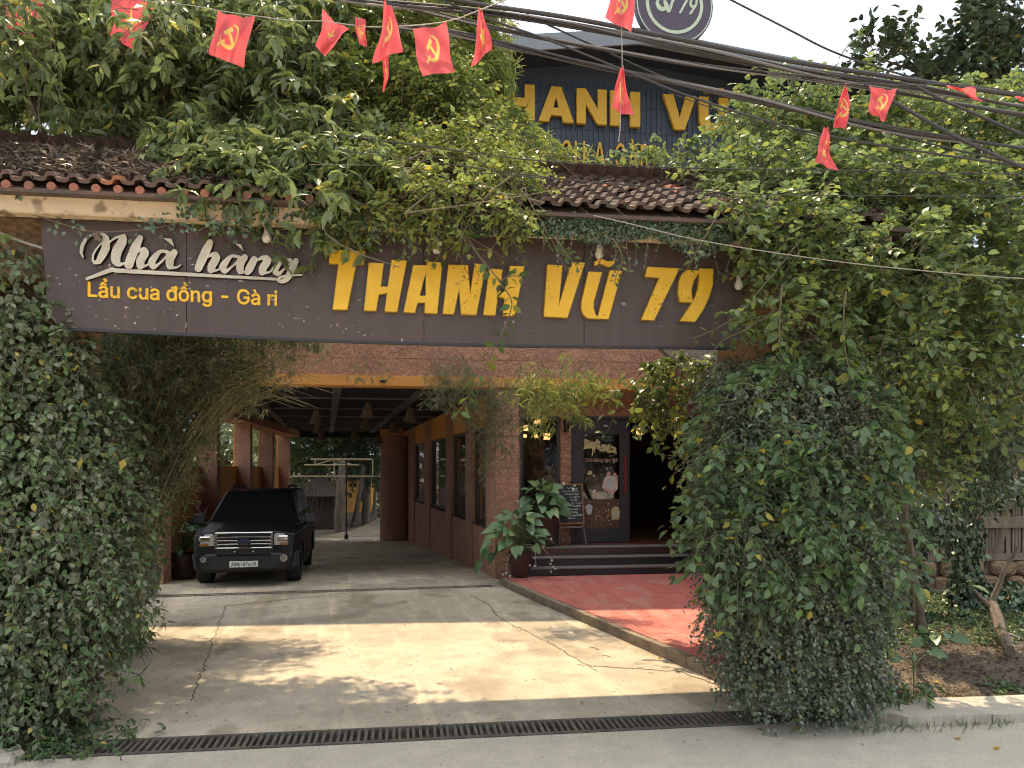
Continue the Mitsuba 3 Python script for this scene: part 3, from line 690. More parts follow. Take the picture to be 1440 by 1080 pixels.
# ------------------------------------------------------------------ tall hall behind with the yellow name
H = thing('hall', 'tall dark navy corrugated gabled hall behind the tiled gate roof with yellow letters', 'building')
HY = 18.2
gab = [(-6.5, 4.2), (14.5, 4.2), (14.5, 11.04), (5.3, 12.05), (-6.5, 10.48)]
add(upright(Polygon(gab), 0.1, (0, HY + 0.1, 0), (1, 0)), 'mat_navy_wall', H, 'gable_wall')
ribs = []
for x in np.arange(-6.4, 14.4, 0.13):
    zt = min(11.45, np.interp(x, [-6.5, 5.3, 14.5], [10.4, 12.0, 11.0])); m = box(x, x + 0.03, HY - 0.03, HY + 0.01, 5.8, zt); ribs.append(m)
add(join(ribs), 'mat_navy_wall', H, 'wall_rib', kind='stuff')
for z in (10.95, 10.35, 9.8, 9.2): add(box(-6.4, 14.4, HY - 0.015, HY - 0.002, z, z + 0.035), 'mat_navy', H, 'joint_line')
def rake(xa, za, xb, zb):
    return np.array([[xa, HY - 1.1, za], [xb, HY - 1.1, zb], [xb, HY + 12, zb], [xa, HY + 12, za]])
for xa, za, xb, zb in ((-7.5, 10.48, 5.3, 12.18), (5.3, 12.18, 15.5, 11.05)):
    q = rake(xa, za, xb, zb); m = trimesh.convex.convex_hull(np.vstack([q, q - [0, 0, 0.12]])); rf = add(m, 'mat_navy', H, 'roof')
    q2 = q[:2]; m = trimesh.convex.convex_hull(np.vstack([q2 + [0, -.03, .06], q2 + [0, -.03, -.30], q2 + [0, .02, .06], q2 + [0, .02, -.30]])); add(m, 'mat_soffit', rf, 'fascia')
def sized(m, w=None, h=None):
    m.apply_translation(-m.bounds[0]); e = m.bounds[1]; m.apply_scale((w / e[0] if w else 1, h / e[1] if h else 1, 1)); return m
def stand(m, x, y, z, mat, parent, name, **k):
    v = m.vertices.copy(); m.vertices = np.stack([x + v[:, 0], y - v[:, 2], z + v[:, 1]], 1); return add(m, mat, parent, name, **k)
w_ = .30
BLOCK = {'T': Polygon([(0, 1), (1, 1), (1, .76), (.66, .76), (.66, 0), (.34, 0), (.34, .76), (0, .76)]), 'H': Polygon([(0, 0), (0, 1), (.33, 1), (.33, .62), (.67, .62), (.67, 1), (1, 1), (1, 0), (.67, 0), (.67, .38), (.33, .38), (.33, 0)]),
         'A': Polygon([(0, 0), (.36, 1), (.64, 1), (1, 0), (.70, 0), (.65, .18), (.35, .18), (.30, 0)], [[(.42, .40), (.58, .40), (.5, .70)]]), 'N': Polygon([(0, 0), (0, 1), (.30, 1), (.70, .44), (.70, 1), (1, 1), (1, 0), (.70, 0), (.30, .56), (.30, 0)]),
         'V': Polygon([(0, 1), (.31, 1), (.5, .34), (.69, 1), (1, 1), (.65, 0), (.35, 0)]), 'U': Polygon([(0, 1), (0, .30), (.10, .08), (.3, 0), (.7, 0), (.9, .08), (1, .30), (1, 1), (.68, 1), (.68, .36), (.60, .25), (.40, .25), (.32, .36), (.32, 1)]),
         '7': Polygon([(0, 1), (1, 1), (1, .80), (.50, 0), (.16, 0), (.62, .76), (0, .76)]), '9': Point(.5, .66).buffer(.5, 12).difference(Point(.5, .66).buffer(.2, 10)).union(Polygon([(1, .66), (.95, .4), (.5, 0), (.1, 0), (.62, .46), (.7, .66)]))}
for ch, u0, u1, name in (('T', 663, 705, 't'), ('H', 709, 752, 'h'), ('A', 757, 807, 'a'), ('N', 811, 853, 'n'), ('H', 858, 900, 'h'), ('V', 932, 979, 'v'), ('U', 983, 1024, 'u'), ('7', 1050, 1080, 'seven'), ('9', 1086, 1122, 'nine')):
    f = lambda u: float((lambda r: r[0] / r[1])(FWD + (u - 720) / FOCAL * RGT)) * (HY - 0.12)
    m = sized(trimesh.creation.extrude_polygon(BLOCK[ch], 0.10, engine='earcut'), f(u1) - f(u0), 0.83); stand(m, f(u0), HY - 0.04, 10.45, 'mat_gable_letter', H, 'letter', label=f'yellow capital {ch} on the navy gable')
m = sized(meshkit.text_mesh('~', 0.3, 0.08, bold=True), 0.5, 0.16); stand(m, f(990), HY - 0.04, 11.38, 'mat_gable_letter', H, 'letter_accent')
for ch, u0, u1 in (('G', 790, 806), ('À', 815, 830), ('P', 836, 852), ('H', 858, 872), ('Ố', 878, 893), ('C', 757, 770), ('Ử', 772, 788), ('N', 896, 910), ('Ú', 914, 928)):
    pass
for ch, u0, u1 in (('Ẩ', 745, 757), ('U', 759, 771), ('C', 790, 804), ('U', 809, 823), ('A', 836, 852), ('G', 866, 880), ('À', 884, 898), ('R', 902, 914), ('I', 918, 923)):
    m = sized(meshkit.text_mesh(ch, 0.5, 0.06), f(u1) - f(u0), 0.62 + (0.12 if ch in 'ẨÀ' else 0)); stand(m, f(u0), HY - 0.04, 9.43, 'mat_gable_letter', H, 'small_letter')
# round emblem over the gable
E_ = thing('round_sign', 'plum round sign with pale ring and the number 79 above the gable', 'sign'); c = np.array([6.03, HY - 1.25, 12.68]); Rr = 0.90
def disc(r, r_in, d, y, mat, name, **k):
    s_ = Point(0, 0).buffer(r, 48); s_ = s_.difference(Point(0, 0).buffer(r_in, 48)) if r_in else s_
    return add(upright(s_, d, (c[0], c[1] + y, c[2]), (1, 0)), mat, E_, name, **k)
disc(Rr, 0, 0.14, 0, 'mat_logo_plum', 'disc'); disc(Rr * .97, Rr * .945, 0.012, -0.14, 'mat_logo_pale', 'outer_ring'); disc(Rr * .74, Rr * .66, 0.015, -0.14, 'mat_logo_pale', 'inner_ring')
def strokes(sts, cap=1): return unary_union([unary_union([Polygon(np.array(unary_union([Point(a[0], a[1]).buffer(a[2], 8), Point(b[0], b[1]).buffer(b[2], 8)]).convex_hull.exterior.coords)) for a, b in zip(p[:-1], p[1:])]) for p in [smooth_path(s, 22) for s in sts]])
mono = strokes([[(-.44, .10, .02), (-.36, .20, .03), (-.22, .17, .045), (-.08, .21, .02)], [(-.36, .10, .02), (-.40, -.02, .04), (-.30, -.14, .05), (-.20, -.10, .03)], [(-.24, .06, .02), (-.19, -.05, .05), (-.14, -.18, .03), (-.06, .02, .03), (.02, .22, .05)]])
add(upright(mono, 0.015, (c[0], c[1] - .14, c[2]), (1, 0)), 'mat_logo_pale', E_, 'monogram')
for ch, x in (('7', .08), ('9', .30)):
    m = sized(meshkit.text_mesh(ch, .4, .015, bold=True), .19, .40); v = m.vertices; v[:, 0] += 0.18 * v[:, 1]; stand(m, c[0] + x, c[1] - .14, c[2] - .2, 'mat_logo_pale', E_, 'numeral')
for sx in (-.4, .4): add(tube([c + [sx, .02, -.3], c + [sx, .5, -.62]], .03), 'mat_navy', E_, 'bracket')
# ------------------------------------------------------------------ gate with tiled roof
G = thing('entrance_gate', 'tiled entrance gate over the driveway with ivy covered stone pillars', 'gate')
for x0, x1, yf in ((-4.6, -3.3, 7.75), (3.85, 4.55, 7.5)):
    pl_ = add(box(x0, x1, yf, 9.2, -0.1, 4.45), 'mat_brown_stone', G, 'pillar')
    blocks(pl_, x0, x1, 3.3, 4.45, yf, 0.2, 0.33, 'mat_brown_stone', 'stone')
    blocks(pl_, x0, x1, 3.6, 4.45, yf - 0.04, 0.18, 0.3, 'mat_brown_stone', 'stone') if x0 < 0 else None
add(box(-4.3, 4.5, 7.40, 9.1, 4.0, 4.52), 'mat_brown_stone', G, 'lintel')
add(box(-4.6, 4.7, 6.98, 7.12, 4.44, 4.60, bevel=0.012), 'mat_cornice', G, 'cornice'); add(box(-4.6, 4.7, 7.12, 7.45, 4.535, 4.60), 'mat_cornice', G, 'eave_soffit')
EY, EZ, RY, RZ = 6.86, 4.64, 8.35, 5.44           # front eave and ridge
sl = math.atan2(RZ - EZ, RY - EY); SL = math.hypot(RY - EY, RZ - EZ)
roof = add(trimesh.convex.convex_hull(np.array([[x, y, z] for x in (-4.75, 4.85) for y, z in ((EY + .02, EZ - .06), (RY, RZ - .05), (9.85, EZ - .1), (EY + .02, EZ - .03), (RY, RZ - .12))])), 'mat_clay', G, 'roof')


def tile_mesh(w=0.24, l=0.36, th=0.014):
    x = w / .24 * np.array([0, .02, .06, .10, .125, .14, .155, .19, .222, .235, .24]); z = .85 * np.array([.012, .002, -.004, -.002, .008, .034, .046, .050, .046, .022, .010])
    n = len(x); V = []
    for y, dz in ((0, 0.0), (l, -0.012)):
        for off in (0, -th): V += [(a, y, b + off + dz) for a, b in zip(x, z)]
    V = [(a, y, z_ + (.004 if k < n else -.016 if k < 2 * n else 0)) for k, (a, y, z_) in enumerate(V)]      # a thick front lip
    F = []
    for i in range(n - 1):
        a, b = i, i + 1
        F += [(a, b, 2 * n + b), (a, 2 * n + b, 2 * n + a), (n + a, 3 * n + b, n + b), (n + a, 3 * n + a, 3 * n + b), (a, n + b, b), (a, n + a, n + b)]
    return trimesh.Trimesh(V, F, process=False)


PITCH, RUN = 0.172, 0.235
tile = mikit.ply(tile_mesh(PITCH - .003, .30), 'mat_clay', smooth=35); rest = [[], []]
cols, rows = int(9.55 / PITCH), int(SL / RUN) + 1
for j in range(rows):
    for i in range(cols):
        x, s = -4.7 + i * PITCH, j * RUN
        mt = M(x + rng.normal() * 0.004, EY + s * math.cos(sl), EZ + s * math.sin(sl) + 0.055 + rng.normal() * .004, rx=sl - 0.125 + rng.normal() * 0.02, rz=rng.normal() * 0.022); orange = rng.random() < 0.10
        if 0.0 < x < 3.5 or (j == 0 and x < 0): copy(tile, roof, 'tile', mt, mat='mat_clay_orange' if orange else None)
        else: m = tile_mesh(PITCH - .003, .30); m.apply_transform(mt); rest[int(orange)].append(m)
add(join(rest[0] + rest[1]), 'mat_clay', roof, 'tile_rest', smooth=35, kind='stuff')
add(box(-4.75, 4.85, RY - .11, RY + .11, RZ - .02, RZ + .09, bevel=.04), 'mat_clay', roof, 'ridge_cap')
bk = []
for j in range(rows):
    for i in range(cols):
        m = tile_mesh(PITCH - .003, .30); m.apply_transform(M(-4.7 + (i + 1) * PITCH, 9.85 - j * RUN * math.cos(sl), EZ + j * RUN * math.sin(sl) - .02, rz=math.pi) @ M(rx=sl + .085)); bk.append(m)
add(join(bk), 'mat_clay', roof, 'back_tile', kind='stuff')
for i in range(27):
    m = trimesh.creation.cylinder(0.036, 0.05, sections=12); m.apply_transform(M(-4.7 + i * PITCH + 0.13, EY + 0.04, EZ - 0.005, rx=math.pi / 2)); add(m, 'mat_clay_orange', roof, 'eave_plug')

# ------------------------------------------------------------------ the sign board
SO, SD = np.array([-3.05, 7.2]), np.array([6.35, 0.10]); SD = SD / np.linalg.norm(SD); SNRM = np.array([SD[1], -SD[0]])
B = thing('sign_board', 'long dark brown sign board hanging under the gate roof with white script and yellow letters', 'sign')


def board(shape, depth, out): o = SO + SNRM * out; return upright(shape, depth, (o[0], o[1], 0), SD)


for pts in ([(0.0, 4.52), (1.18, 4.525), (1.18, 3.498), (0.17, 3.517), (0.06, 3.62)], [(1.186, 4.525), (3.243, 4.533), (3.243, 3.469), (2.5, 3.472), (1.186, 3.498)], [(3.25, 4.533), (4.75, 4.54), (4.75, 3.476), (4.07, 3.47), (3.25, 3.469)], [(4.756, 4.54), (6.335, 4.545), (6.335, 3.60), (6.2, 3.497), (5.75, 3.49), (4.756, 3.476)]):
    add(board(Polygon(pts), 0.05, 0.0), 'mat_sign', B, 'panel')
add(board(LineString([(0.17, 3.512), (2.5, 3.465), (3.25, 3.462), (4.07, 3.462), (6.2, 3.49)]).buffer(0.012), 0.058, -0.004), 'mat_car_trim', B, 'bottom_rail')
BIG = {'T': [(2.414, 4.274), (2.716, 4.27), (2.705, 4.156), (2.639, 4.153), (2.561, 3.741), (2.436, 3.741), (2.484, 4.13), (2.491, 4.147), (2.404, 4.151)], 'H': [(2.755, 4.169), (2.883, 4.168), (2.858, 3.957), (2.922, 3.959), (2.958, 4.202), (3.09, 4.201), (3.004, 3.737), (2.895, 3.737), (2.915, 3.905), (2.841, 3.888), (2.816, 3.74), (2.711, 3.74)], 'A': [(3.151, 4.163), (3.272, 4.164), (3.275, 4.2), (3.412, 4.198), (3.365, 3.732), (3.252, 3.733), (3.258, 3.828), (3.188, 3.826), (3.164, 3.733), (3.064, 3.736)], 'A_hole': [(3.263, 4.112), (3.263, 3.888), (3.206, 3.886)], 'N': [(3.47, 4.179), (3.646, 4.181), (3.667, 3.904), (3.711, 4.2), (3.815, 4.195), (3.724, 3.731), (3.586, 3.731), (3.567, 3.974), (3.517, 3.732), (3.418, 3.732)], 'H2': [(3.847, 4.158), (3.967, 4.154), (3.937, 3.95), (3.989, 3.948), (4.041, 4.192), (4.171, 4.191), (4.077, 3.731), (3.974, 3.731), (3.989, 3.893), (3.922, 3.905), (3.9, 3.732), (3.791, 3.732)], 'V': [(4.392, 4.217), (4.532, 4.215), (4.495, 3.82), (4.621, 4.247), (4.748, 4.249), (4.581, 3.73), (4.358, 3.734)], 'U': [(4.784, 4.167), (4.914, 4.166), (4.833, 3.883), (4.833, 3.823), (4.849, 3.771), (4.874, 3.744), (4.992, 4.186), (5.108, 4.186), (4.978, 3.728), (4.775, 3.731), (4.733, 3.767), (4.715, 3.819), (4.718, 3.879)], 'tilde': [(4.84, 4.257), (4.88, 4.292), (4.927, 4.286), (4.973, 4.268), (5.004, 4.277), (5.043, 4.286), (5.036, 4.26), (5.004, 4.229), (4.973, 4.22), (4.927, 4.241), (4.888, 4.251), (4.849, 4.227)], '7': [(5.363, 4.235), (5.678, 4.232), (5.426, 3.73), (5.303, 3.733), (5.48, 4.137), (5.337, 4.143)], '9a': [(5.881, 4.24), (6.02, 4.242), (6.015, 4.091), (5.983, 3.982), (5.926, 3.857), (5.837, 3.728), (5.688, 3.731), (5.781, 3.868), (5.829, 3.946), (5.865, 4.039), (5.878, 4.132)], '9b': [(5.741, 4.219), (5.886, 4.222), (5.821, 4.115), (5.797, 4.022), (5.813, 3.912), (5.684, 3.915), (5.665, 4.002), (5.676, 4.11), (5.701, 4.172)]}
SCRIPT = {'N': [[(0.354, 4.119, 0.005), (0.338, 4.162, 0.0118), (0.347, 4.219, 0.0151), (0.377, 4.277, 0.0118), (0.43, 4.32, 0.0067), (0.483, 4.334, 0.0084), (0.536, 4.3, 0.0235), (0.536, 4.227, 0.0336), (0.506, 4.145, 0.0302), (0.46, 4.078, 0.0168), (0.431, 4.08, 0.0101), (0.43, 4.125, 0.0084), (0.468, 4.208, 0.0067), (0.529, 4.276, 0.0067)], [(0.567, 4.261, 0.0067), (0.628, 4.305, 0.0101), (0.682, 4.318, 0.0168), (0.666, 4.265, 0.0369), (0.624, 4.182, 0.0403), (0.613, 4.113, 0.0369), (0.643, 4.072, 0.0201), (0.682, 4.086, 0.0084)]], 'h': [[(0.813, 4.308, 0.0235), (0.766, 4.204, 0.0369), (0.72, 4.072, 0.0369)], [(0.751, 4.13, 0.0067), (0.797, 4.189, 0.0101), (0.836, 4.207, 0.0235), (0.851, 4.183, 0.0336), (0.813, 4.1, 0.0336), (0.813, 4.062, 0.0269), (0.859, 4.069, 0.0084), (0.898, 4.12, 0.0067)]], 'a': [[(1.038, 4.191, 0.0168), (0.991, 4.201, 0.0134), (0.937, 4.154, 0.0235), (0.906, 4.095, 0.0302), (0.921, 4.06, 0.0201), (0.975, 4.098, 0.0084), (1.038, 4.175, 0.0084)], [(1.092, 4.194, 0.0269), (1.053, 4.11, 0.0336), (1.053, 4.068, 0.0235), (1.1, 4.062, 0.0101), (1.143, 4.088, 0.005)]], 'h2': [[(1.387, 4.294, 0.0269), (1.344, 4.196, 0.0369), (1.289, 4.061, 0.0302)], [(1.328, 4.121, 0.0067), (1.376, 4.172, 0.0101), (1.423, 4.191, 0.0235), (1.439, 4.167, 0.0336), (1.4, 4.082, 0.0336), (1.392, 4.048, 0.0252), (1.447, 4.054, 0.0084), (1.487, 4.102, 0.0067)]], 'a2': [[(1.631, 4.174, 0.0168), (1.575, 4.184, 0.0134), (1.527, 4.137, 0.0235), (1.495, 4.082, 0.0302), (1.511, 4.045, 0.0201), (1.567, 4.085, 0.0084), (1.631, 4.158, 0.0084)], [(1.679, 4.176, 0.0269), (1.639, 4.1, 0.0336), (1.639, 4.048, 0.0235), (1.679, 4.046, 0.0084), (1.711, 4.077, 0.0067)]], 'n': [[(1.759, 4.163, 0.0269), (1.719, 4.078, 0.0336), (1.7, 4.044, 0.0235)], [(1.735, 4.095, 0.0067), (1.792, 4.161, 0.0101), (1.848, 4.18, 0.0235), (1.872, 4.159, 0.0336), (1.832, 4.082, 0.0336), (1.824, 4.045, 0.0235), (1.88, 4.05, 0.0084), (1.921, 4.094, 0.0067)]], 'g': [[(2.068, 4.167, 0.0168), (2.019, 4.17, 0.0134), (1.962, 4.121, 0.0235), (1.937, 4.069, 0.0269), (1.962, 4.04, 0.0201), (2.01, 4.081, 0.0084), (2.076, 4.151, 0.0084)], [(2.117, 4.164, 0.0235), (2.076, 4.075, 0.0302), (2.035, 3.997, 0.0235), (1.986, 3.974, 0.0168), (1.958, 3.989, 0.0134), (1.994, 4.018, 0.0101), (2.076, 4.033, 0.0084), (2.161, 4.039, 0.0084)]]}
MARKS = {'grave': [(0.999, 4.316), (1.069, 4.311), (1.092, 4.243)], 'grave2': [(1.599, 4.293), (1.647, 4.289), (1.671, 4.226)], 'underline': [(0.369, 3.947), (0.582, 4.047), (0.608, 4.038), (1.945, 4.006), (1.953, 3.983), (0.608, 4.002), (0.59, 4.009), (0.377, 3.925)]}

order = [('T', 'T'), ('H', 'H'), ('A', 'A'), ('N', 'N'), ('H2', 'H'), ('V', 'V'), ('U', 'U with a tilde'), ('7', '7'), ('9', '9')]
for key, said in order:
    if key == '9': s_ = unary_union([Polygon(BIG['9a']), Polygon(BIG['9b'])])
    else: s_ = Polygon(BIG[key])
    if key == 'A': s_ = s_.difference(Polygon(BIG['A_hole']))
    if key == 'U': s_ = unary_union([s_, Polygon(BIG['tilde'])])
    e_ = add(board(s_.buffer(0.004), 0.045, 0.05), 'mat_yellow_edge', B, 'letter', label=f'big raised yellow {said} on the sign')
    add(board(s_, 0.004, 0.095), 'mat_yellow_film', e_, 'face')
for key, said in (('N', 'N'), ('h', 'h'), ('a', 'a'), ('h2', 'h'), ('a2', 'a'), ('n', 'n'), ('g', 'g')):
    s_ = strokes(SCRIPT[key])
    if key == 'a': s_ = unary_union([s_, Polygon(MARKS['grave'])])
    if key == 'a2': s_ = unary_union([s_, Polygon(MARKS['grave2'])])
    e_ = add(board(s_.buffer(0.003), 0.035, 0.05), 'mat_black', B, 'script_letter', label=f'raised white script {said} on the sign'); add(board(s_.simplify(0.0008), 0.004, 0.085), 'mat_white_letter', e_, 'face')
e_ = add(board(Polygon(MARKS['underline']).buffer(0.003), 0.03, 0.05), 'mat_black', B, 'underline'); add(board(Polygon(MARKS['underline']), 0.004, 0.08), 'mat_white_letter', e_, 'face')
phrase = 'Lẩu cua đồng - Gà ri'; full = meshkit.text_mesh(phrase, 0.125, 0.012, bold=True); kx = 1.572 / (full.bounds[1, 0] - full.bounds[0, 0])
for i, ch in enumerate(phrase):
    if ch == ' ': continue
    m = meshkit.text_mesh(ch, 0.125, 0.012, bold=True); pre = meshkit.text_mesh(phrase[:i + 1], 0.125, 0.012, bold=True); x = pre.bounds[1, 0] - m.bounds[1, 0]
    v = m.vertices.copy(); s = 0.381 + (v[:, 0] + x - full.bounds[0, 0]) * kx; o = SO + SNRM * 0.05
    m.vertices = np.stack([o[0] + SD[0] * s + SNRM[0] * v[:, 2], o[1] + SD[1] * s + SNRM[1] * v[:, 2], 3.795 - 0.0178 * (s - .381) + v[:, 1]], 1)
    add(m, 'mat_yellow_film', B, 'small_letter')


def on_sign(s, z, out=0.12): p = SO + SD * s + SNRM * out; return np.array([p[0], p[1], z])


# bulbs on wires before the sign
for (s, z1, z0), lab in (((1.87, 4.50, 4.30), 'leftmost of the hanging bulbs, right of the white script'), ((3.36, 4.45, 4.265), 'bulb hanging above the yellow A of the sign'), ((4.88, 4.50, 4.285), 'bulb hanging just above the yellow U of the sign'), ((6.27, 4.28, 4.04), 'bulb hanging past the yellow 9 at the right end of the sign')):
    t = thing('light_bulb', 'unlit white ' + lab, 'light bulb', 'bulbs hanging before the sign'); c = on_sign(s, z0)
    m = lathe([(0, 0), (.022, .004), (.036, .020), (.041, .042), (.036, .066), (.026, .088), (.021, .105)], 20); m.apply_translation(c); add(m, 'mat_bulb', t, 'globe', smooth=60)
    m = lathe([(.022, .10), (.024, .13), (.021, .135), (.021, .185), (.012, .2), (0, .2)], 16); m.apply_translation(c); add(m, 'mat_bulb_base', t, 'socket', smooth=40)
    if s > 6: add(join([tube(smooth_path([c + [0, 0, .19], c + [-.35, -.02, .33], c + [-.8, 0, .55]], 10), .004, 5), tube(smooth_path([c + [0, 0, .19], c + [.35, 0, .3], c + [.7, .1, .42]], 10), .004, 5)]), 'mat_black', t, 'cord')
    else: add(tube([c + [0, 0, .19], c + [0, .05, z1 - z0 + .1]], .004, 5), 'mat_black', t, 'cord')
t = thing('bulb_socket', 'small empty bulb socket hung on a sagging wire over the white script', 'bulb socket'); c = on_sign(0.487, 4.26, .14)
m = lathe([(0, 0), (.025, 0), (.025, .05), (.012, .07), (0, .07)], 14); m.apply_translation(c); add(m, 'mat_shade', t, 'socket', smooth=40)
add(tube(smooth_path([on_sign(-.3, 4.50, .16), on_sign(0, 4.44, .15), c + [0, 0, .07], on_sign(.9, 4.37, .15), on_sign(1.25, 4.47, .15), on_sign(1.5, 4.56, .14)], 24), .006, 5), 'mat_shade', t, 'wire')
t = thing('pipe', 'pale thin pipe sticking out of the left pillar beside the sign', 'pipe'); add(tube([at(-20, 318, 6.7), at(25, 338, 6.68), at(60, 349, 6.66)], .012, 8), 'mat_white_wire', t, 'tube')

# ------------------------------------------------------------------ overhead cables and flags
def cable(pts, r, dist, label, strands=1, mat='mat_cable', name='cable', group='cables overhead', cat_='cable'):
    t = thing(name, label, cat_, group)
    P = smooth_path([at(u, v, d) for (u, v), d in zip(pts, np.broadcast_to(dist, (len(pts),)))], 40)
    if strands == 1: add(tube(P, r, 7), mat, t, 'strand'); return t
    for k in range(strands):
        a = 2 * np.pi * k / strands + 1.2 * np.linspace(0, 9, len(P)) * (0.4 + 0.2 * k); rr = r * (0.75 + 0.25 * np.sin(np.linspace(0, 7, len(P)) + k))
        Q = P + np.stack([0 * a, rr * np.cos(a), rr * np.sin(a) * (1.0)], 1); add(tube(Q, r * 0.42, 6), mat if k % 3 else 'mat_cable_grey' if k == 3 else mat, t, 'strand')
    return t


D_ = 5.6
cable([(560, -20), (640, 0), (800, 25), (960, 56), (1100, 84), (1280, 112), (1440, 135), (1560, 150)], .016, D_, 'thick single black cable, topmost across the sky towards the upper right')
cable([(430, -14), (490, 0), (700, 20), (960, 66), (1150, 104), (1300, 126), (1440, 150), (1560, 165)], .023, D_ + .1, 'fat twisted cable bundle just below the topmost cable', 5)
cable([(470, -16), (700, 40), (860, 72), (980, 92), (1150, 112), (1440, 162), (1560, 180)], .016, D_ + .15, 'loose cable bundle sagging under the fat one beside the round sign', 4)
cable([(560, 38), (640, 48), (700, 62), (850, 96), (960, 119), (1080, 144), (1200, 172), (1300, 190), (1440, 208), (1560, 222)], .020, D_ + .1, 'lower twisted cable bundle passing over the small letters of the gable', 5)
cable([(600, -10), (690, 28), (760, 52), (880, 100), (960, 132), (1150, 188), (1300, 214), (1440, 234), (1560, 250)], .008, D_, 'thin black cable slanting from the top down across the yellow gable letters')
cable([(740, 20), (830, 62), (980, 124), (1120, 150), (1300, 200), (1440, 232)], .007, D_ + .2, 'second thin cable slanting across the gable beside the first', 1)
cable([(1215, 118), (1255, 142), (1340, 190), (1440, 236), (1530, 270)], .013, D_ - .1, 'black cable branching steeply down to the right edge below the bundles')
cable([(1290, 122), (1320, 138), (1380, 164), (1440, 190), (1530, 222)], .011, D_ - .05, 'short black cable branching off just above the steep one')
cable([(960, -35), (1028, 0), (1110, 42), (1165, 70), (1225, 92), (1330, 120)], .008, 6.6, 'single thin wire against the white sky joining the bundle from above')
cable([(480, 190), (600, 206), (760, 226), (960, 236), (1200, 240), (1460, 246)], .005, 6.2, 'thin wire crossing the foliage above the roof tiles, upper one', group='thin wires before the roof')
cable([(640, 240), (760, 250), (900, 262), (1100, 274), (1460, 276)], .004, 6.2, 'thin wire crossing the roof tiles near their top, lower one', group='thin wires before the roof')
cable([(480, 212), (640, 232), (760, 248), (960, 268), (1080, 292)], .004, 6.1, 'thin wire running down across the middle of the roof tiles', group='thin wires before the roof')
cable([(835, 303), (900, 318), (960, 333), (1080, 354), (1250, 376), (1460, 393)], .0042, 6.3, 'pale wire from the roof eave across the right hand foliage', mat='mat_white_wire', group='thin wires before the roof')
cable([(940, 130), (1060, 170), (1160, 196), (1250, 230), (1440, 262)], .004, 6.0, 'thin wire passing just under the lowest red flag', group='thin wires before the roof')
FC = thing('flag_line', 'pale thin cord that carries the row of red flags on the left', 'cord')
add(tube(smooth_path([at(u, v, float(np.interp(u, [200, 560], [7.7, 5.3]))) for u, v in ((-60, -20), (10, -4), (60, 0), (160, -2), (215, 2), (270, 8), (308, 15), (356, 22), (410, 29), (455, 30), (500, 36), (540, 38), (580, 36), (630, 30), (680, 12), (760, -20))], 60), .004, 5), 'mat_white_wire', FC, 'strand')
FC2 = thing('flag_line', 'white cord hanging straight down before the gable with a flag tied on it', 'cord'); add(tube([at(u, v, 5.2) for u, v in ((873, -20), (874, 40), (875, 95), (872, 180), (870, 200))], .0035, 5), 'mat_white_wire', FC2, 'strand')
FC3 = thing('flag_line', 'dark cord with red flags under the cables at the right', 'cord'); add(tube(smooth_path([at(u, v, 5.4) for u, v in ((1060, 96), (1190, 118), (1225, 117), (1262, 120), (1330, 118), (1380, 122), (1440, 132), (1500, 140))], 30), .0035, 5), 'mat_cable', FC3, 'strand')


def flag(corners, dist, kind, label, fold=0.045, waves=2.0, phase=0.0, cord=None):
    """A cloth hung between four corners (top left, top right, bottom right, bottom left of the picture), with folds in depth."""
    t = thing('flag', label, 'flag', 'red flags on cords')
    P = [at(u, v, dist) for u, v in corners]; n, m = 25, 19; ph = phase + corners[0][0] * .37; V, UV = [], []
    for j in range(m):
        for i in range(n):
            a, b = i / (n - 1), j / (m - 1); p = (P[0] * (1 - a) + P[1] * a) * (1 - b) + (P[3] * (1 - a) + P[2] * a) * b
            w = math.sin(waves * 2 * math.pi * a + ph + 0.8 * b) * (0.25 + 0.75 * b) * fold + 0.5 * fold * math.sin(5 * b + 3 * a + ph) + 0.012 * math.sin(9 * a - 7 * b + 2 * ph)
            V.append(p + FWD * w + RGT * (.012 * math.sin(6 * b + ph) * b) + np.array([0, 0, 0.35 * w * b - .02 * math.sin(math.pi * a) * (1 - b)])); UV.append((a, 1 - b))
    F = [(j * n + i, j * n + i + 1, (j + 1) * n + i + 1, (j + 1) * n + i) for j in range(m - 1) for i in range(n - 1)]
    V = np.array(V); add((V, np.array(F)), 'mat_flag_' + kind, t, 'cloth', smooth=True, uv=np.array(UV))
    return t


flag([(10, -12), (60, -6), (53, 56), (8, 38)], 7.7, 'emblem', 'red flag at the far left edge half hidden by leaves, with hammer and sickle')
flag([(162, -6), (217, 3), (194, 74), (155, 50)], 7.7, 'star', 'red flag with a yellow star, its hem folded, second from the left')
flag([(306, 14), (359, 22), (340, 94), (293, 76)], 7.0, 'emblem', 'red flag tilted to the left with a clear yellow hammer and sickle')
flag([(455, 16), (490, 38), (458, 78), (447, 66)], 6.0, 'star', 'small red flag twisted into a triangle before dark leaves', .05, 1.2)
flag([(499, 22), (514, 27), (514, 66), (503, 62)], 5.65, 'star', 'narrow crumpled red flag right of the triangular one', .04, 1.0)
flag([(542, 2), (550, 4), (568, 70), (526, 90)], 5.25, 'emblem', 'red flag hanging from one corner with a part of the yellow sickle showing', .04, 1.3)
flag([(538, 70), (548, 72), (543, 129), (539, 129)], 5.27, 'star', 'thin red flag strip dangling below the one hung from its corner', .01, 1.0)
flag([(580, 38), (628, 31), (638, 101), (592, 106)], 5.3, 'emblem', 'square red flag hanging flat with a yellow hammer and sickle in the middle', .012, 1.2)
flag([(674, 12), (678, 13), (694, 70), (664, 96)], 5.25, 'star', 'red flag hung from one corner left of the gable, folded to a spindle', .05, 1.3)
flag([(862, -40), (892, -30), (890, 46), (853, 26)], 5.2, 'emblem', 'red flag hanging from the top edge before the round sign', .03, 1.2)
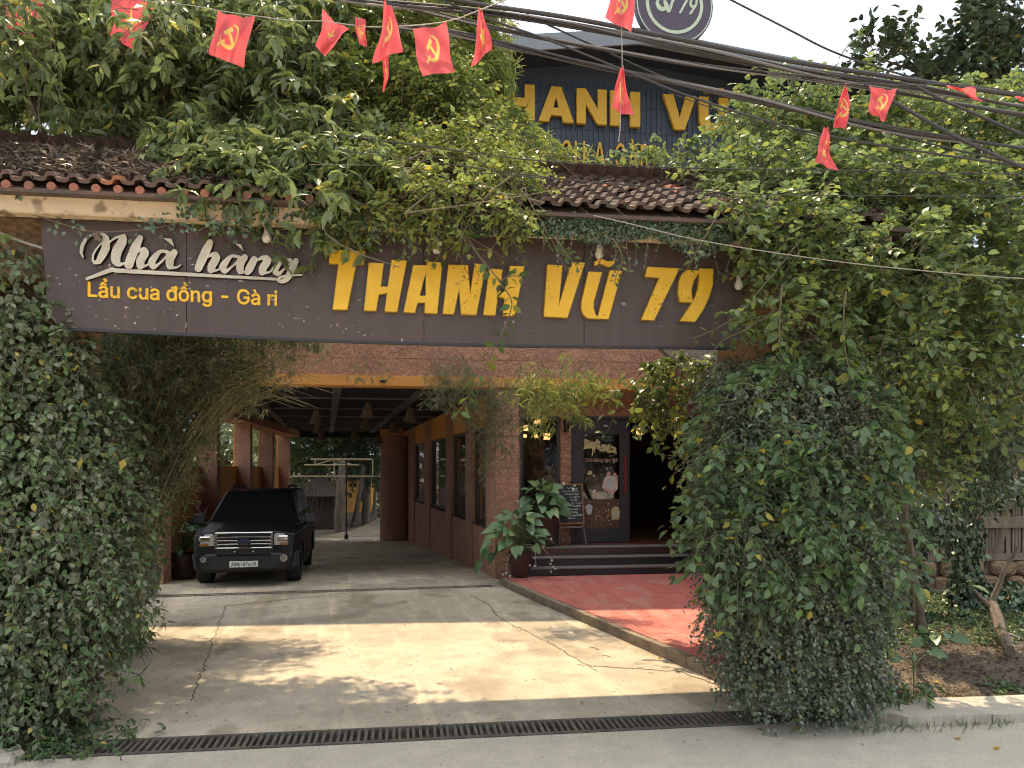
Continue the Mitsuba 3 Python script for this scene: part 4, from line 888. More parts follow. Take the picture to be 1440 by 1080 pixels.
flag([(873, 94), (876, 94), (888, 165), (858, 152)], 5.2, 'star', 'plain looking red flag hanging folded before the yellow gable letters', .06, 1.4)
flag([(1186, 119), (1193, 119), (1193, 182), (1171, 178)], 5.4, 'emblem', 'red flag folded narrow under the cables at the right', .05, 1.2)
flag([(1224, 118), (1261, 124), (1246, 171), (1225, 160)], 5.4, 'emblem', 'red flag hanging open below the cable bundle at the right', .02, 1.2)
flag([(1160, 177), (1163, 177), (1175, 240), (1145, 228)], 5.35, 'emblem', 'lowest red flag on the right, hung from one corner before the green crown', .035, 1.1)
flag([(1330, 119), (1368, 122), (1380, 144), (1352, 130)], 5.45, 'star', 'red flag lying crumpled across the cables near the right edge', .02, 1.2)
flag([(1430, 133), (1452, 134), (1450, 150), (1434, 141)], 5.45, 'star', 'tip of a red flag cut by the right edge of the view', .02, 1.0)
# ------------------------------------------------------------------ the parked car (its nose towards the street)
CAR = thing('parked_car', 'large black off-road car with chrome grille parked nose out in the covered passage', 'car')
CM = M(-3.02, 15.62, 0.0, rz=math.radians(2.6), rx=math.radians(-1.2))      # local: x across, y towards the tail, z up; nose at y = 0


def car(mesh, name, mat, parent=None, smooth=40, **k):
    mesh = mesh.copy(); mesh.apply_transform(CM); return add(mesh, mat, parent or CAR, name, smooth=smooth, **k)


def sym(pts): return [(sx * x, y, z) for x, y, z in pts for sx in (-1, 1)]


lower = hull_spheres(sym([(.80, .16, .36), (.86, .14, .60), (.89, .20, .98), (.95, .85, .34), (.95, .8, 1.05), (.95, 4.9, .40), (.95, 5.0, 1.10), (.86, 5.2, .45), (.86, 5.2, 1.1)]), .07, 2)
hood = hull_spheres(sym([(.78, .17, 1.03), (.84, .75, 1.10), (.84, 1.45, 1.18), (.55, .14, 1.06), (.5, .8, 1.15), (.5, 1.45, 1.22)]), .035, 2)
arches = [m3.Manifold.cylinder(.55, .46, .46, 40).rotate((0, 90, 0)).translate((sx * 1.03 - .275, y, .40)) for sx in (-1, 1) for y in (.98, 4.05)]
body = to_manifold(lower) + to_manifold(hood)
for a_ in arches: body = body - a_
body = body - m3.Manifold.cube((1.08, .16, .30), True).translate((0, .06, .90))
car(from_manifold(body), 'body', 'mat_car_paint', smooth=35)
car(hull_spheres(sym([(.885, 1.40, 1.14), (.905, 4.95, 1.16), (.63, 2.20, 1.80), (.68, 3.0, 1.845), (.68, 4.75, 1.84), (.66, 5.0, 1.74)]), .06, 2), 'cabin', 'mat_car_paint')


def quad_plate(p, th, out):
    p = np.array(p, float); n = unit(np.cross(p[1] - p[0], p[2] - p[1])); n = n * np.sign(np.dot(n, out)); return trimesh.convex.convex_hull(np.vstack([p - n * .02, p + n * th]))


# glass follows the cabin's faces
def fit(a, b, c, d, out, lift=.066): 
    p = np.array([a, b, c, d], float); n = unit(np.cross(p[1] - p[0], p[2] - p[1])); n = n * np.sign(np.dot(n, out)); return quad_plate(p + n * (lift - .004), .006, out)


car(fit((-.80, 1.47, 1.21), (.80, 1.47, 1.21), (.60, 2.14, 1.75), (-.60, 2.14, 1.75), (0, -1, 1)), 'windshield', 'mat_tinted', smooth=False)
for sx in (-1, 1):
    for (ya, yb) in ((1.75, 2.75), (2.83, 3.75), (3.83, 4.8)):
        f0 = lambda y, t: np.array([sx * (.885 + (.905 - .885) * (y - 1.4) / 3.5 - t * (.235)), y + (0.40 * t if ya < 1.8 and y == ya else 0), 1.20 + t * .56])
        car(fit(f0(ya, .05), f0(yb, .05), f0(yb, .88), f0(ya, .88), (sx, 0, .3), .066), 'side_window', 'mat_tinted', smooth=False)
    pth = np.array([(sx * .60, 2.45, 1.90), (sx * .60, 2.55, 1.955), (sx * .60, 3.2, 1.965), (sx * .60, 4.3, 1.955), (sx * .60, 4.4, 1.90)]); car(tube(smooth_path(pth, 16), .024, 8), 'roof_rail', 'mat_black')
    mr = car(hull_spheres([(sx * 1.07, 1.62, 1.20), (sx * 1.23, 1.66, 1.20), (sx * 1.07, 1.62, 1.34), (sx * 1.23, 1.66, 1.34)], .045, 2), 'wing_mirror', 'mat_car_trim'); car(box(min(sx * .9, sx * 1.08), max(sx * .9, sx * 1.08), 1.60, 1.66, 1.18, 1.23), 'mirror_arm', 'mat_black', mr, smooth=False)
    # head lamp: lens box, chrome cup, amber corner
    hl = car(trimesh.convex.convex_hull(np.array(sym([(0, 0, 0)])[:1] + [(sx * x, y, z) for x, y, z in ((.56, .055, 1.04), (.56, .055, .82), (.88, .12, .80), (.90, .20, .86), (.89, .20, 1.03), (.60, .08, 1.05), (.6, .2, .9), (.85, .25, .95))][0:])[1:]), 'headlight', 'mat_lamp_lens', smooth=20)
    car(box(min(sx * .62, sx * .83), max(sx * .62, sx * .83), .045, .09, .90, 1.0, bevel=.02), 'reflector', 'mat_chrome', hl, smooth=False)
    car(box(min(sx * .66, sx * .82), max(sx * .66, sx * .82), .06, .09, .815, .86, bevel=.01), 'indicator', 'mat_amber', hl, smooth=False)
    fg = trimesh.creation.cylinder(.055, .05, sections=24); fg.apply_transform(M(sx * .74, .055, .565, rx=math.pi / 2)); fl = car(fg, 'fog_light', 'mat_lamp_lens')
    ring = trimesh.creation.annulus(.055, .068, .05, sections=24); ring.apply_transform(M(sx * .74, .045, .565, rx=math.pi / 2)); car(ring, 'ring', 'mat_chrome', fl)
    for y in (.98, 4.05):
        prof = [(.20, -.125), (.375, -.13), (.40, -.10), (.405, 0), (.40, .10), (.375, .13), (.20, .125)]
        ty = lathe(prof, 36); ty.apply_transform(M(sx * .86, y, .405, ry=math.pi / 2)); wl = car(ty, 'wheel', 'mat_rubber')
        rim = join([trimesh.creation.annulus(.19, .24, .20, sections=30)] + [box(-.035, .035, .03, .21, -.01 + .06, .07) for _ in range(1)]); sp = []
        for q in range(6): b_ = box(-.035, .035, .02, .21, .04, .075); b_.apply_transform(M(rz=q * math.pi / 3)); sp.append(b_)
        rm = join([trimesh.creation.annulus(.19, .24, .20, sections=30), trimesh.creation.cylinder(.06, .16, sections=16)] + sp); rm.apply_transform(M(sx * .86, y, .405, ry=sx * math.pi / 2)); car(rm, 'rim', 'mat_chrome', wl)
# lower bumper in grey plastic
bp = hull_spheres(sym([(.60, .085, .40), (.60, .06, .62), (.90, .20, .40), (.93, .22, .62), (.94, .5, .42), (.95, .5, .64)]), .05, 2); bpm = to_manifold(bp) - m3.Manifold.cube((1.0, .2, .10), True).translate((0, .0, .665))
for a_ in arches: bpm = bpm - a_
bk_ = car(from_manifold(bpm), 'bumper', 'mat_car_trim', smooth=35)
car(box(-.52, .52, .075, .09, .60, .745), 'intake', 'mat_car_trim', bk_, smooth=False)
car(box(-.50, .50, .035, .08, .665, .685), 'intake_bar', 'mat_car_trim', bk_, smooth=False)
for x in (-.17, .17): m = trimesh.creation.icosphere(2, .02); m.apply_translation((x, .03, .70)); car(m, 'tow_stud', 'mat_chrome', bk_)
# grille: chrome surround and three bars, dark behind
gr = car(join([box(-.54, .54, .03, .10, 1.035, 1.075, bevel=.012), box(-.53, .53, .03, .10, .745, .785, bevel=.012), box(-.54, -.49, .03, .10, .785, 1.035, bevel=.012), box(.49, .54, .03, .10, .785, 1.035, bevel=.012)]), 'grille', 'mat_chrome', smooth=False)
car(box(-.49, .49, .12, .14, .78, 1.04), 'mesh', 'mat_car_trim', gr, smooth=False)
for z in (.975, .905, .84): car(box(-.49, .49, .035, .09, z - .017, z + .017, bevel=.008), 'bar', 'mat_chrome', gr, smooth=False)
ov = Point(0, 0).buffer(1, 32); from shapely import affinity
def car_plate(shape, depth, y, x, z): 
    m = upright(shape, depth, (x, y, z), (1, 0)); return m
em = car(car_plate(affinity.scale(ov, .125, .052), .02, .035, 0, .905), 'emblem', 'mat_chrome', gr, smooth=False)
car(car_plate(affinity.scale(ov, .115, .044), .006, .016, 0, .905), 'emblem_oval', 'mat_logo_oval', em, smooth=False)
tm = sized(meshkit.text_mesh('Ford', .05, .004), .135, .05); v = tm.vertices; v[:, 0] += .15 * v[:, 1]; tm.vertices = np.stack([v[:, 0] - .07, .0105 - v[:, 2], .882 + v[:, 1]], 1); car(tm, 'emblem_text', 'mat_chrome', em, smooth=False)
pl = car(box(-.265, .265, .005, .02, .405, .52, bevel=.003), 'number_plate', 'mat_plate', smooth=False, label='white number plate reading 30M-874.09')
tm = sized(meshkit.text_mesh('30M-874.09', .07, .003, bold=True), .46, .072); v = tm.vertices; tm.vertices = np.stack([v[:, 0] - .23, .0055 - v[:, 2], .427 + v[:, 1]], 1); car(tm, 'plate_text', 'mat_ink', pl, smooth=False)
car(box(-.64, -.40, 1.93, 1.95, 1.66, 1.695), 'permit_sticker', 'mat_logo_pale', smooth=False) if False else None
for s_, xx in ((1, -.3), (1, .3)): car(tube([(xx - .25, 1.43, 1.245), (xx + .3, 1.50, 1.30)], .009, 5), 'wiper', 'mat_black', smooth=False)

# ------------------------------------------------------------------ chalkboard stand
K = thing('chalkboard_stand', 'dark chalkboard with chalk writing on an orange wooden easel beside the door', 'chalkboard')
KM = M(3.66, 16.62, 0.65, rz=math.radians(4)) @ M(rx=math.radians(-9))
def kb(mesh, name, mat, parent=None, **k): mesh = mesh.copy(); mesh.apply_transform(KM); return add(mesh, mat, parent or K, name, **k)
bd = kb(box(-.26, .26, 0, .02, .48, 1.30), 'board', 'mat_board')
kb(join([box(-.29, -.26, -.015, .025, .45, 1.33), box(.26, .29, -.015, .025, .45, 1.33), box(-.26, .26, -.015, .025, 1.30, 1.33), box(-.26, .26, -.03, .025, .44, .48)]), 'frame', 'mat_board_frame')
for sx in (-1, 1): kb(tube([(sx * .25, .02, .5), (sx * .31, -.03, .0)], .018, 8), 'leg', 'mat_grey_wood')
kb(tube([(0, .03, 1.2), (0, .42, .06)], .018, 8), 'leg', 'mat_grey_wood')
kb(box(-.27, .27, -.02, .02, .36, .40), 'rail', 'mat_grey_wood')
r3 = np.random.default_rng(4); lines = []
for row, (w_, x_) in enumerate(((.22, -.06), (.34, -.17), (.30, -.13), (.20, -.02), (.16, .0), (.24, .02), (.24, -.02), (.30, -.1), (.2, -.05), (.26, .0), (.18, -.08))):
    z = 1.235 - row * .066; x = x_
    while x < x_ + w_:
        ww = .02 + .03 * r3.random(); xs = np.linspace(x, x + ww, 7); lines.append(LineString(list(zip(xs, z + .012 * r3.normal(size=7)))).buffer(.0035, 2)); x += ww + .014
ch = unary_union(lines); kb(join([(lambda m: (setattr(m, 'vertices', np.stack([m.vertices[:, 0], -.0005 - m.vertices[:, 2], m.vertices[:, 1]], 1)), m)[1])(trimesh.creation.extrude_polygon(g, .002, engine='earcut')) for g in getattr(ch, 'geoms', [ch])]), 'chalk_writing', 'mat_chalk', bd)


# ------------------------------------------------------------------ potted plants
def big_leaf(parent, base, tip, width, colour, r, tpl=HEART, mat='mat_leaf_waxy', stalk=None, name='leaf'):
    """A leaf of its own (a part) on a stalk."""
    base, tip = np.array(base, float), np.array(tip, float); d = tip - base; up = np.array([0, 0, 1.0]) + 0.5 * r.normal(size=3) + np.array([0, -.6, 0])
    v, f, c = leaf_mesh(base[None], d[None], up[None], np.array([np.linalg.norm(d)]), np.array([width]), np.array([colour]), tpl)
    k = add((v, f), mat, parent, name, smooth=True, color=c)
    if stalk is not None: add(tube(smooth_path(stalk, 6), .006, 5), 'mat_leaf_stalk', k, 'stalk')
    return k


bsdf('mat_leaf_stalk', (0.09, 0.14, 0.045), 0.6)
def pot(x, y, z, r, h, name, label, mat='mat_pot'):
    t = thing(name, label, 'potted plant'); m = lathe([(0, 0), (r * .62, 0), (r * .70, .04 * h), (r * .93, .6 * h), (r, .95 * h), (r * 1.0, h), (r * .92, h), (r * .88, .9 * h), (0, .88 * h)], 32); m.apply_translation((x, y, z)); add(m, mat, t, 'pot', smooth=40); return t


def bushy(t, x, y, z, n, spread, height, size, r, bias=(0, 0)):
    for i in range(n):
        a = 2 * math.pi * i * 0.618 + r.normal() * .2; k = math.sqrt((i + .5) / n); hh = height * (1 - .75 * k * k) + r.normal() * .05
        b = np.array([x + math.cos(a) * spread * k + bias[0] * k, y + math.sin(a) * spread * k * .8 + bias[1] * k, z + hh]); d = np.array([math.cos(a) * (.3 + .7 * k), math.sin(a) * (.3 + .7 * k) - .15, .55 - 1.2 * k + .2 * r.normal()]); d = d / np.linalg.norm(d) * size * (.75 + .5 * r.random())
        c = np.array([.105, .190, .085]) * (.7 + .7 * r.random()) if r.random() < .75 else np.array([.20, .30, .12])
        big_leaf(t, b, b + d, size * (.62 + .15 * r.random()), c, r, stalk=[(x + r.normal() * .04, y, z - .05), ((x + b[0]) / 2, (y + b[1]) / 2, z + hh * .75), b])


rp = np.random.default_rng(31)
p1 = on_ground(731, 811, .14); t = pot(p1[0] + .0, p1[1] - .05, .142, .24, .50, 'potted_plant', 'plum pot with broad light green trailing leaves at the corner of the patio kerb'); bushy(t, p1[0], p1[1] - .05, .62, 62, .60, .80, .25, rp, (-.10, -.1))
for q in range(5): bb = np.array([p1[0] - .30 - .13 * q, p1[1] - .15, .85 - .09 * q + .05 * rp.normal()]); big_leaf(t, bb, bb + np.array([-.10, -.05, -.22]), .16, np.array([.06, .13, .035]) * (.8 + .5 * rp.random()), rp, stalk=[(p1[0], p1[1] - .05, .66), (bb[0] * .6 + p1[0] * .4, bb[1], bb[2] + .12), bb])
p2 = np.array([3.02, 16.38, .65]); t2 = pot(p2[0], p2[1], p2[2], .29, .62, 'potted_plant', 'larger plum pot with tall dark green heart shaped leaves on the porch beside the chalkboard'); bushy(t2, p2[0] - .05, p2[1], 1.20, 54, .50, .76, .26, rp, (-.02, 0))
# small white blossoms hanging round the pots
fl = []
for (u, v) in [(707, 808), (712, 806), (717, 810), (711, 817), (712, 823), (752, 785), (758, 778), (752, 796), (774, 793), (778, 797), (775, 804), (781, 800), (776, 788), (848 - 73, 758), (797 - 4, 680), (728, 705), (808, 683), (806, 688), (745, 795), (764, 769)]:
    c = at(u, v, 15.2); m = trimesh.creation.icosphere(1, .018 + .012 * rp.random()); m.apply_translation(c); fl.append(m)
bs = thing('white_blossom', 'tiny white blossoms on thin stalks trailing from the pots over the kerb and steps', 'blossom', kind='stuff'); add(join(fl + [tube(smooth_path([at(735, 765, 15.25), at(760, 770, 15.2), at(777, 790, 15.2)], 8), .004, 4), tube(smooth_path([at(725, 770, 15.2), at(713, 790, 15.2), at(711, 822, 15.2)], 8), .004, 4), tube([at(752, 770, 15.2), at(754, 797, 15.2)], .004, 4)]), 'mat_petal', key=bs)
# snake plant by the left pillar
ps = on_ground(200, 838); t = pot(ps[0], ps[1], 0.0, .33, .50, 'potted_plant', 'grey concrete pot of upright striped snake plant at the foot of the left pillar', 'mat_grey_pot')
for i in range(46):
    a = rp.random() * 6.28; k = rp.random() ** .5 * .24; b = np.array([ps[0] + k * math.cos(a), ps[1] + k * math.sin(a), .44]); h_ = .45 + .35 * rp.random(); tip = b + np.array([.25 * k * math.cos(a) + .06 * rp.normal(), .06 * rp.normal(), h_])
    d = tip - b; c = np.array([.05, .085, .035]) * (.7 + .8 * rp.random()) if i % 3 else np.array([.13, .145, .05]); v, f, cc = leaf_mesh(b[None], d[None], np.array([[math.cos(a) * .3, -1 + .4 * rp.normal(), 0]]), np.array([np.linalg.norm(d)]), np.array([.052]), c[None], LEAF8); add((v, f), 'mat_leaf_waxy', t, 'leaf', smooth=True, color=cc)
# broad plants between the left pillar and the car
pq = at(258, 800, 16.6); pq[2] = 0
t = pot(pq[0], pq[1], 0, .36, .5, 'potted_plant', 'dark pot of broad glossy leaves standing between the left pillar and the car')
for i in range(40):
    a = rp.random() * 6.28; k = rp.random() ** .5; b = pq + np.array([math.cos(a) * .42 * k, math.sin(a) * .4 * k, .55 + .75 * rp.random()]); d = np.array([math.cos(a) * .8, math.sin(a) * .6 - .25, .25 - .6 * k]); d = unit(d) * (.30 + .16 * rp.random())
    c = np.array([.035, .075, .028]) * (.6 + .8 * rp.random()); c = np.array([.20, .26, .05]) if i in (3, 9, 17) else c; big_leaf(t, b, b + d, .15, c, rp, LEAF8, stalk=[pq + [0, 0, .45], (pq + b) / 2 + [0, 0, .4], b])
for i in range(5):
    b = pq + np.array([.25 + .18 * rp.random(), .1, 1.2 + .25 * rp.random()]); big_leaf(t, b, b + np.array([.1 * rp.normal(), 0, .30]), .05, np.array([.12, .06, .09]), rp, LEAF8, stalk=[pq + [0, 0, .45], b])

# ------------------------------------------------------------------ right side: fence, wall, shed roof, dirt
FN = thing('bamboo_fence', 'old brown fence of thin bamboo slats with grey boards across, behind the leaning tree trunk', 'fence')
fy = 12.2
for i in range(150):
    x = 6.3 + i * .062 + rng.normal() * .006; h0 = .75 + .1 * rng.random(); h1 = 2.75 + .12 * rng.random(); m = box(x, x + .036 + .012 * rng.random(), fy, fy + .02, h0, h1); m.apply_transform(M(x, 0, 0) @ M(ry=rng.normal() * .012) @ M(-x, 0, 0)); add(m, 'mat_grey_wood', FN, 'slat')
for z0, z1 in ((2.38, 2.52), (1.90, 2.10), (1.28, 1.48), (.72, .84)):
    for q in range(4): add(box(6.2 + q * 2.4, 8.57 + q * 2.4, fy - .05 - .01 * (q % 2), fy - .015, z0 + rng.normal() * .01, z1, bevel=.005), 'mat_grey_wood', FN, 'board')
add(tube([(6.2, fy - .08, 1.68), (15.5, fy - .07, 1.72)], .022, 7), 'mat_culm', FN, 'rail')
for x in (6.25, 9.0, 11.8, 14.6): add(box(x, x + .1, fy + .03, fy + .13, 0, 2.85), 'mat_grey_wood', FN, 'post')
WB = thing('stone_wall', 'low rough stone footing under the bamboo fence', 'wall')
x = 6.0; 
while x < 15.6:
    z = -.05
    for rw in range(3):
        l = .3 + .25 * rng.random(); m = trimesh.creation.icosphere(2, 1.0); m.vertices = np.sign(m.vertices) * np.abs(m.vertices) ** .6; m.vertices *= (l / 2, .16, .14); m.vertices += .04 * (meshkit.noise(m.vertices * 7 + x, 3)[:, None] - .5); m.apply_translation((x + .15 * rw + l / 2, fy + .0 + .05 * rng.random(), z + .14)); add(m, 'mat_brown_stone', WB, 'stone', smooth=40); z += .25
    x += .46
SH = thing('shed', 'low shed behind the fence with dry leaves lying on its roof', 'shed')
add(box(5.6, 16, 13.6, 13.75, 0, 3.4), 'mat_dark_wood', SH, 'wall')
rfq = np.array([(5.4, 12.5, 3.32), (16.2, 12.5, 3.32), (16.2, 16.0, 4.9), (5.4, 16.0, 4.9)]); srf = add(trimesh.convex.convex_hull(np.vstack([rfq, rfq - [0, 0, .1]])), 'mat_thatch', SH, 'roof')


def litter(n, fn, r, size=(.03, .10), lift=.01, colours=((.10, .07, .045), (.22, .16, .10), (.33, .25, .16)), stick=.35):
    p = fn(n, r); al = np.concatenate([r.normal(size=(n, 2)), .25 * r.normal(size=(n, 1))], 1); nr = np.array([0, 0, 1.0]) + .45 * r.normal(size=(n, 3)); L = size[0] + (size[1] - size[0]) * r.random(n); thin = r.random(n) < stick
    c = np.array(colours)[r.integers(0, len(colours), n)] * (.7 + .6 * r.random((n, 1))); return leaf_mesh(p + [0, 0, lift], al, nr, np.where(thin, L * 2.2, L), np.where(thin, L * .12, L * .5), c, LEAF4)


rl = np.random.default_rng(12)
t = thing('roof_litter', 'brown dry leaves and twigs lying on the shed roof behind the fence', 'leaf litter', kind='stuff')
v, f, c = litter(5000, lambda n, r: (lambda a, b: np.stack([5.4 + 10.8 * a, 12.4 + 3.4 * b, 3.36 + 1.53 * b + .03 * r.random(n)], 1))(r.random(n), r.random(n)), rl, colours=((.16, .13, .11), (.30, .25, .21), (.42, .36, .31))); add((v, f), 'mat_leaf', key=t, smooth=True, color=c)
t = thing('roof_litter', 'thick heap of dry brown leaves and twigs on the left part of the gate roof', 'leaf litter', kind='stuff')
def heap(n, r):
    x = -4.7 + 3.9 * r.random(n) ** 1.1; s = .12 + .95 * r.random(n) * (1.25 - .12 * (x + 4.7)); s = np.clip(s, .12, 1.7); k = np.sin(np.clip(s / 1.3, 0, 1) * math.pi) * .22 * (1 - .2 * (x + 4.7))
    return np.stack([x, EY + s * math.cos(sl), EZ + s * math.sin(sl) + .05 + np.clip(k, 0, 1) * (r.random(n) ** .4)], 1)
v, f, c = litter(9000, heap, rl, size=(.035, .085), stick=.38, colours=((.055, .042, .034), (.10, .078, .06), (.16, .125, .095), (.27, .23, .19))); add((v, f), 'mat_leaf', key=t, smooth=True, color=c)
t = thing('soil_litter', 'dry leaves, twigs and crumbs of soil on the bare ground at the right', 'leaf litter', kind='stuff')
def dirt_spot(n, r):
    y = 6.95 + 4.5 * r.random(n) ** 1.4; x = np.interp(y, [6.88, 7.55, 7.6, 9, 14], [4.0, 4.05, 4.6, 4.7, 6.4]) + 6.5 * r.random(n) ** .9; return np.stack([x, y, ground_h(x, y) + .012 * r.random(n)], 1)
def ground_h(x, y): return .02 + .22 * smooth01((y - 6.9) / 3.0) + .06 * meshkit.noise(np.stack([np.asarray(x) * 1.7, np.asarray(y) * 1.7, 0 * np.asarray(x)], -1), 4)
def smooth01(t): t = np.clip(t, 0, 1); return t * t * (3 - 2 * t)
xs, ys = np.linspace(0, 13, 60), np.linspace(6.88, 14, 36); X, Y = np.meshgrid(xs, ys); X = X + np.interp(Y, [6.88, 7.55, 7.6, 9, 14], [3.95, 4.0, 4.55, 4.65, 6.35]); Z = ground_h(X, Y); Z[0] = -.05; kk = np.arange(X.size).reshape(X.shape); q = np.stack([kk[:-1, :-1], kk[:-1, 1:], kk[1:, 1:], kk[1:, :-1]], -1).reshape(-1, 4)
struct('soil_bank', (np.stack([X, Y, Z], -1).reshape(-1, 3), q), 'mat_soil', 'low bank of brown soil right of the ivy covered gate pillar', smooth=True)
v, f, c = litter(17000, dirt_spot, rl, size=(.012, .06), stick=.5, colours=((.06, .045, .033), (.13, .10, .07), (.24, .19, .13), (.10, .085, .05))); add((v, f), 'mat_leaf', key=t, smooth=True, color=c)
lx = np.random.default_rng(8)
xs, ys = np.r_[0, .05, .12, .2, np.linspace(.3, 5, 26)], np.linspace(6.8, 16, 70); X, Y = np.meshgrid(xs, ys); edge = np.interp(Y, [6.8, 8.1, 8.2, 9.9, 11, 14, 15, 16.2], [-2.9, -2.9, -3.15, -3.62, -3.85, -4.5, -4.75, -5.0]) + .05 * (meshkit.noise(np.stack([0 * Y, Y * 3, 0 * Y], -1), 5) - .5); X = edge - X
Z = -.02 + .05 * smooth01((edge - X) / .12) + .26 * smooth01((edge - X - .1) / 1.4) + .03 * meshkit.noise(np.stack([X * 4, Y * 4, 0 * X], -1), 7); Z[0] = -.05; kk = np.arange(X.size).reshape(X.shape)
struct('soil_bed', (np.stack([X, Y, Z], -1).reshape(-1, 3), np.stack([kk[:-1, 1:], kk[:-1, :-1], kk[1:, :-1], kk[1:, 1:]], -1).reshape(-1, 4)), 'mat_soil', 'bed of brown soil under the left ivy and bamboo', smooth=True)
t = thing('soil_litter', 'crumbs and dry bamboo leaves on the soil at the foot of the left ivy', 'leaf litter', kind='stuff')
def bed_spot(n, r): y = 6.85 + 5 * r.random(n) ** 1.2; o = .9 * r.random(n) ** 1.3 - .12; e = np.interp(y, [6.8, 8.1, 8.2, 9.9, 11, 14], [-2.9, -2.9, -3.15, -3.62, -3.85, -4.5]); return np.stack([e - o, y, .02 + .06 * smooth01(o / .4) + .16 * np.clip(o - .1, 0, 1)], 1)
v, f, c = litter(1900, bed_spot, lx, size=(.012, .05), stick=.6); add((v, f), 'mat_leaf', key=t, smooth=True, color=c)
t = thing('fallen_leaf_litter', 'scattered crumbs and small dry leaves on the driveway and road', 'leaf litter', kind='stuff')
def spots(n, r):
    x = -2.5 + 9 * r.random(n); y = 5.3 + 9 * r.random(n); m = y > 6.7; z = np.where(m, .002, .002); return np.stack([x, y, z], 1)[(x < 3.0) | (y < 6.3)]
pts = spots(420, lx); v, f, c = litter(len(pts), lambda n, r: pts, lx, size=(.008, .035), lift=.004, stick=.3); add((v, f), 'mat_leaf', key=t, smooth=True, color=c)
for (u, v_), lab in (((1118, 1027), 'yellow fallen leaf on the road in front of the kerb slab'), ((1405, 1052), 'yellow fallen leaf near the right edge of the road'), ((1350, 1042), 'pale yellow fallen leaf between the kerb slab and the right edge'), ((928, 927), 'orange fallen leaf on the sunlit driveway close to the patio kerb'), ((1315, 957), 'orange fallen leaf on the soil left of the litter')):
    p = on_ground(u, v_, .0 if v_ > 1000 or u < 1000 else .1); p[2] = .008 if v_ > 1000 or u < 1000 else ground_h(p[0], p[1]) + .02; a = lx.random() * 6; t = thing('fallen_leaf', lab, 'leaf'); vv, ff, cc = leaf_mesh(p[None], np.array([[math.cos(a), math.sin(a), .1]]), np.array([[.2, .1, 1.0]]), np.array([.09]), np.array([.045]), np.array([[.5, .33, .04]]), LEAF8); add((vv, ff), 'mat_yellow_leaf', key=t, smooth=True)
# ------------------------------------------------------------------ trees, ivy, bamboo
def px_blobs(rows): return [(*at(u, v, d), ru * d / FOCAL, rd, rv * d / FOCAL) + tuple(w) for u, v, d, ru, rv, rd, *w in rows]


def ivy(parent, name, blobs, n, size, width, colour, r, mat='mat_leaf_waxy', inner=.72, lump=.0, tpl=LEAF4, label=None):
    p, o = in_blobs(blobs, n, r, inner, lump, 2.2)
    keep = p[:, 2] > .02; p, o = p[keep], o[keep]; n = len(p)
    al = np.array([0, 0, -1.0]) + .75 * r.normal(size=(n, 3)) + .25 * o; nr = o + np.array([0, 0, .35]) + .45 * r.normal(size=(n, 3)); L = size * (.6 + .7 * r.random(n))
    return foliage(parent, name, [leaf_mesh(p, al, nr, L, L * width, colour(n, r), tpl)], mat, label)


GREEN = lambda n, r: tints(n, r, (.110, .175, .080), (.170, .235, .080), .25, (.36, .29, .05), .015, spread=.4)
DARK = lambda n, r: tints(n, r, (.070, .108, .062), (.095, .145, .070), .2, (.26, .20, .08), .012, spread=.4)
LIGHT = lambda n, r: tints(n, r, (.190, .250, .065), (.280, .320, .075), .35, (.42, .35, .05), .03, spread=.35)
BAMBOO = lambda n, r: tints(n, r, (.140, .185, .090), (.22, .23, .12), .3, (.32, .26, .15), .08, spread=.4)
DUSTY = lambda n, r: tints(n, r, (.120, .142, .082), (.105, .175, .065), .32, (.32, .27, .06), .015, spread=.45)


def crown(parent, blobs, n, m, leaf, width, colour, r, length=.4, droop=.3, whorl=False, lump=.0, inner=.3, tpl=LEAF4, mat='mat_leaf', name='crown', up=.25, flat=.6, twig=.004, label=None, front=0.0):
    p, o = in_blobs(blobs, n, r, inner, lump)
    d = o * .8 + np.array([0, -front, up]) + .45 * r.normal(size=o.shape)
    lv, tw = sprays(p - unit(d) * length * .5, d, length * (.7 + .6 * r.random(n)), m, leaf, width, r, droop, lambda k: colour(k, r), tpl, whorl, flat, twig)
    return foliage(parent, name, [lv], mat, label), tw


def wood(parent, lims, name='trunk', mat='mat_bark'): return [add(m, mat, parent, name if i == 0 else 'limb', smooth=50) for i, m in enumerate(lims)]


q_ = np.random.default_rng(101)
# 1 ivy on the left pillar
t = thing('ivy', 'dusty dark ivy covering the left gate pillar from the ground to the sign', 'ivy')
ivy_l = px_blobs([(20, 405, 6.75, 62, 62, .4), (35, 500, 6.85, 85, 80, .45), (55, 600, 6.9, 105, 90, .5), (65, 700, 6.9, 118, 90, .55), (62, 800, 6.9, 122, 90, .55), (50, 900, 6.8, 102, 90, .5), (25, 985, 6.7, 88, 62, .45), (-70, 650, 6.9, 90, 330, .6), (-60, 930, 6.8, 90, 110, .5), (120, 640, 7.6, 60, 110, .5), (130, 780, 7.5, 60, 110, .5), (90, 520, 7.5, 45, 70, .4)])
ivy(t, 'foliage', ivy_l, 17000, .070, .66, DUSTY, q_, inner=.62, lump=.12, tpl=LEAF8)
lv, tw = sprays(*(lambda p, o: (p, o + np.array([.2, -.3, .1])))(*in_blobs(ivy_l, 430, q_, .92, .3, 1.6)), .28, 7, .085, .052, q_, .5, lambda k: GREEN(k, q_)); foliage(t, 'shoot', [lv], 'mat_leaf'); twigs(t, [tw], name='stem')
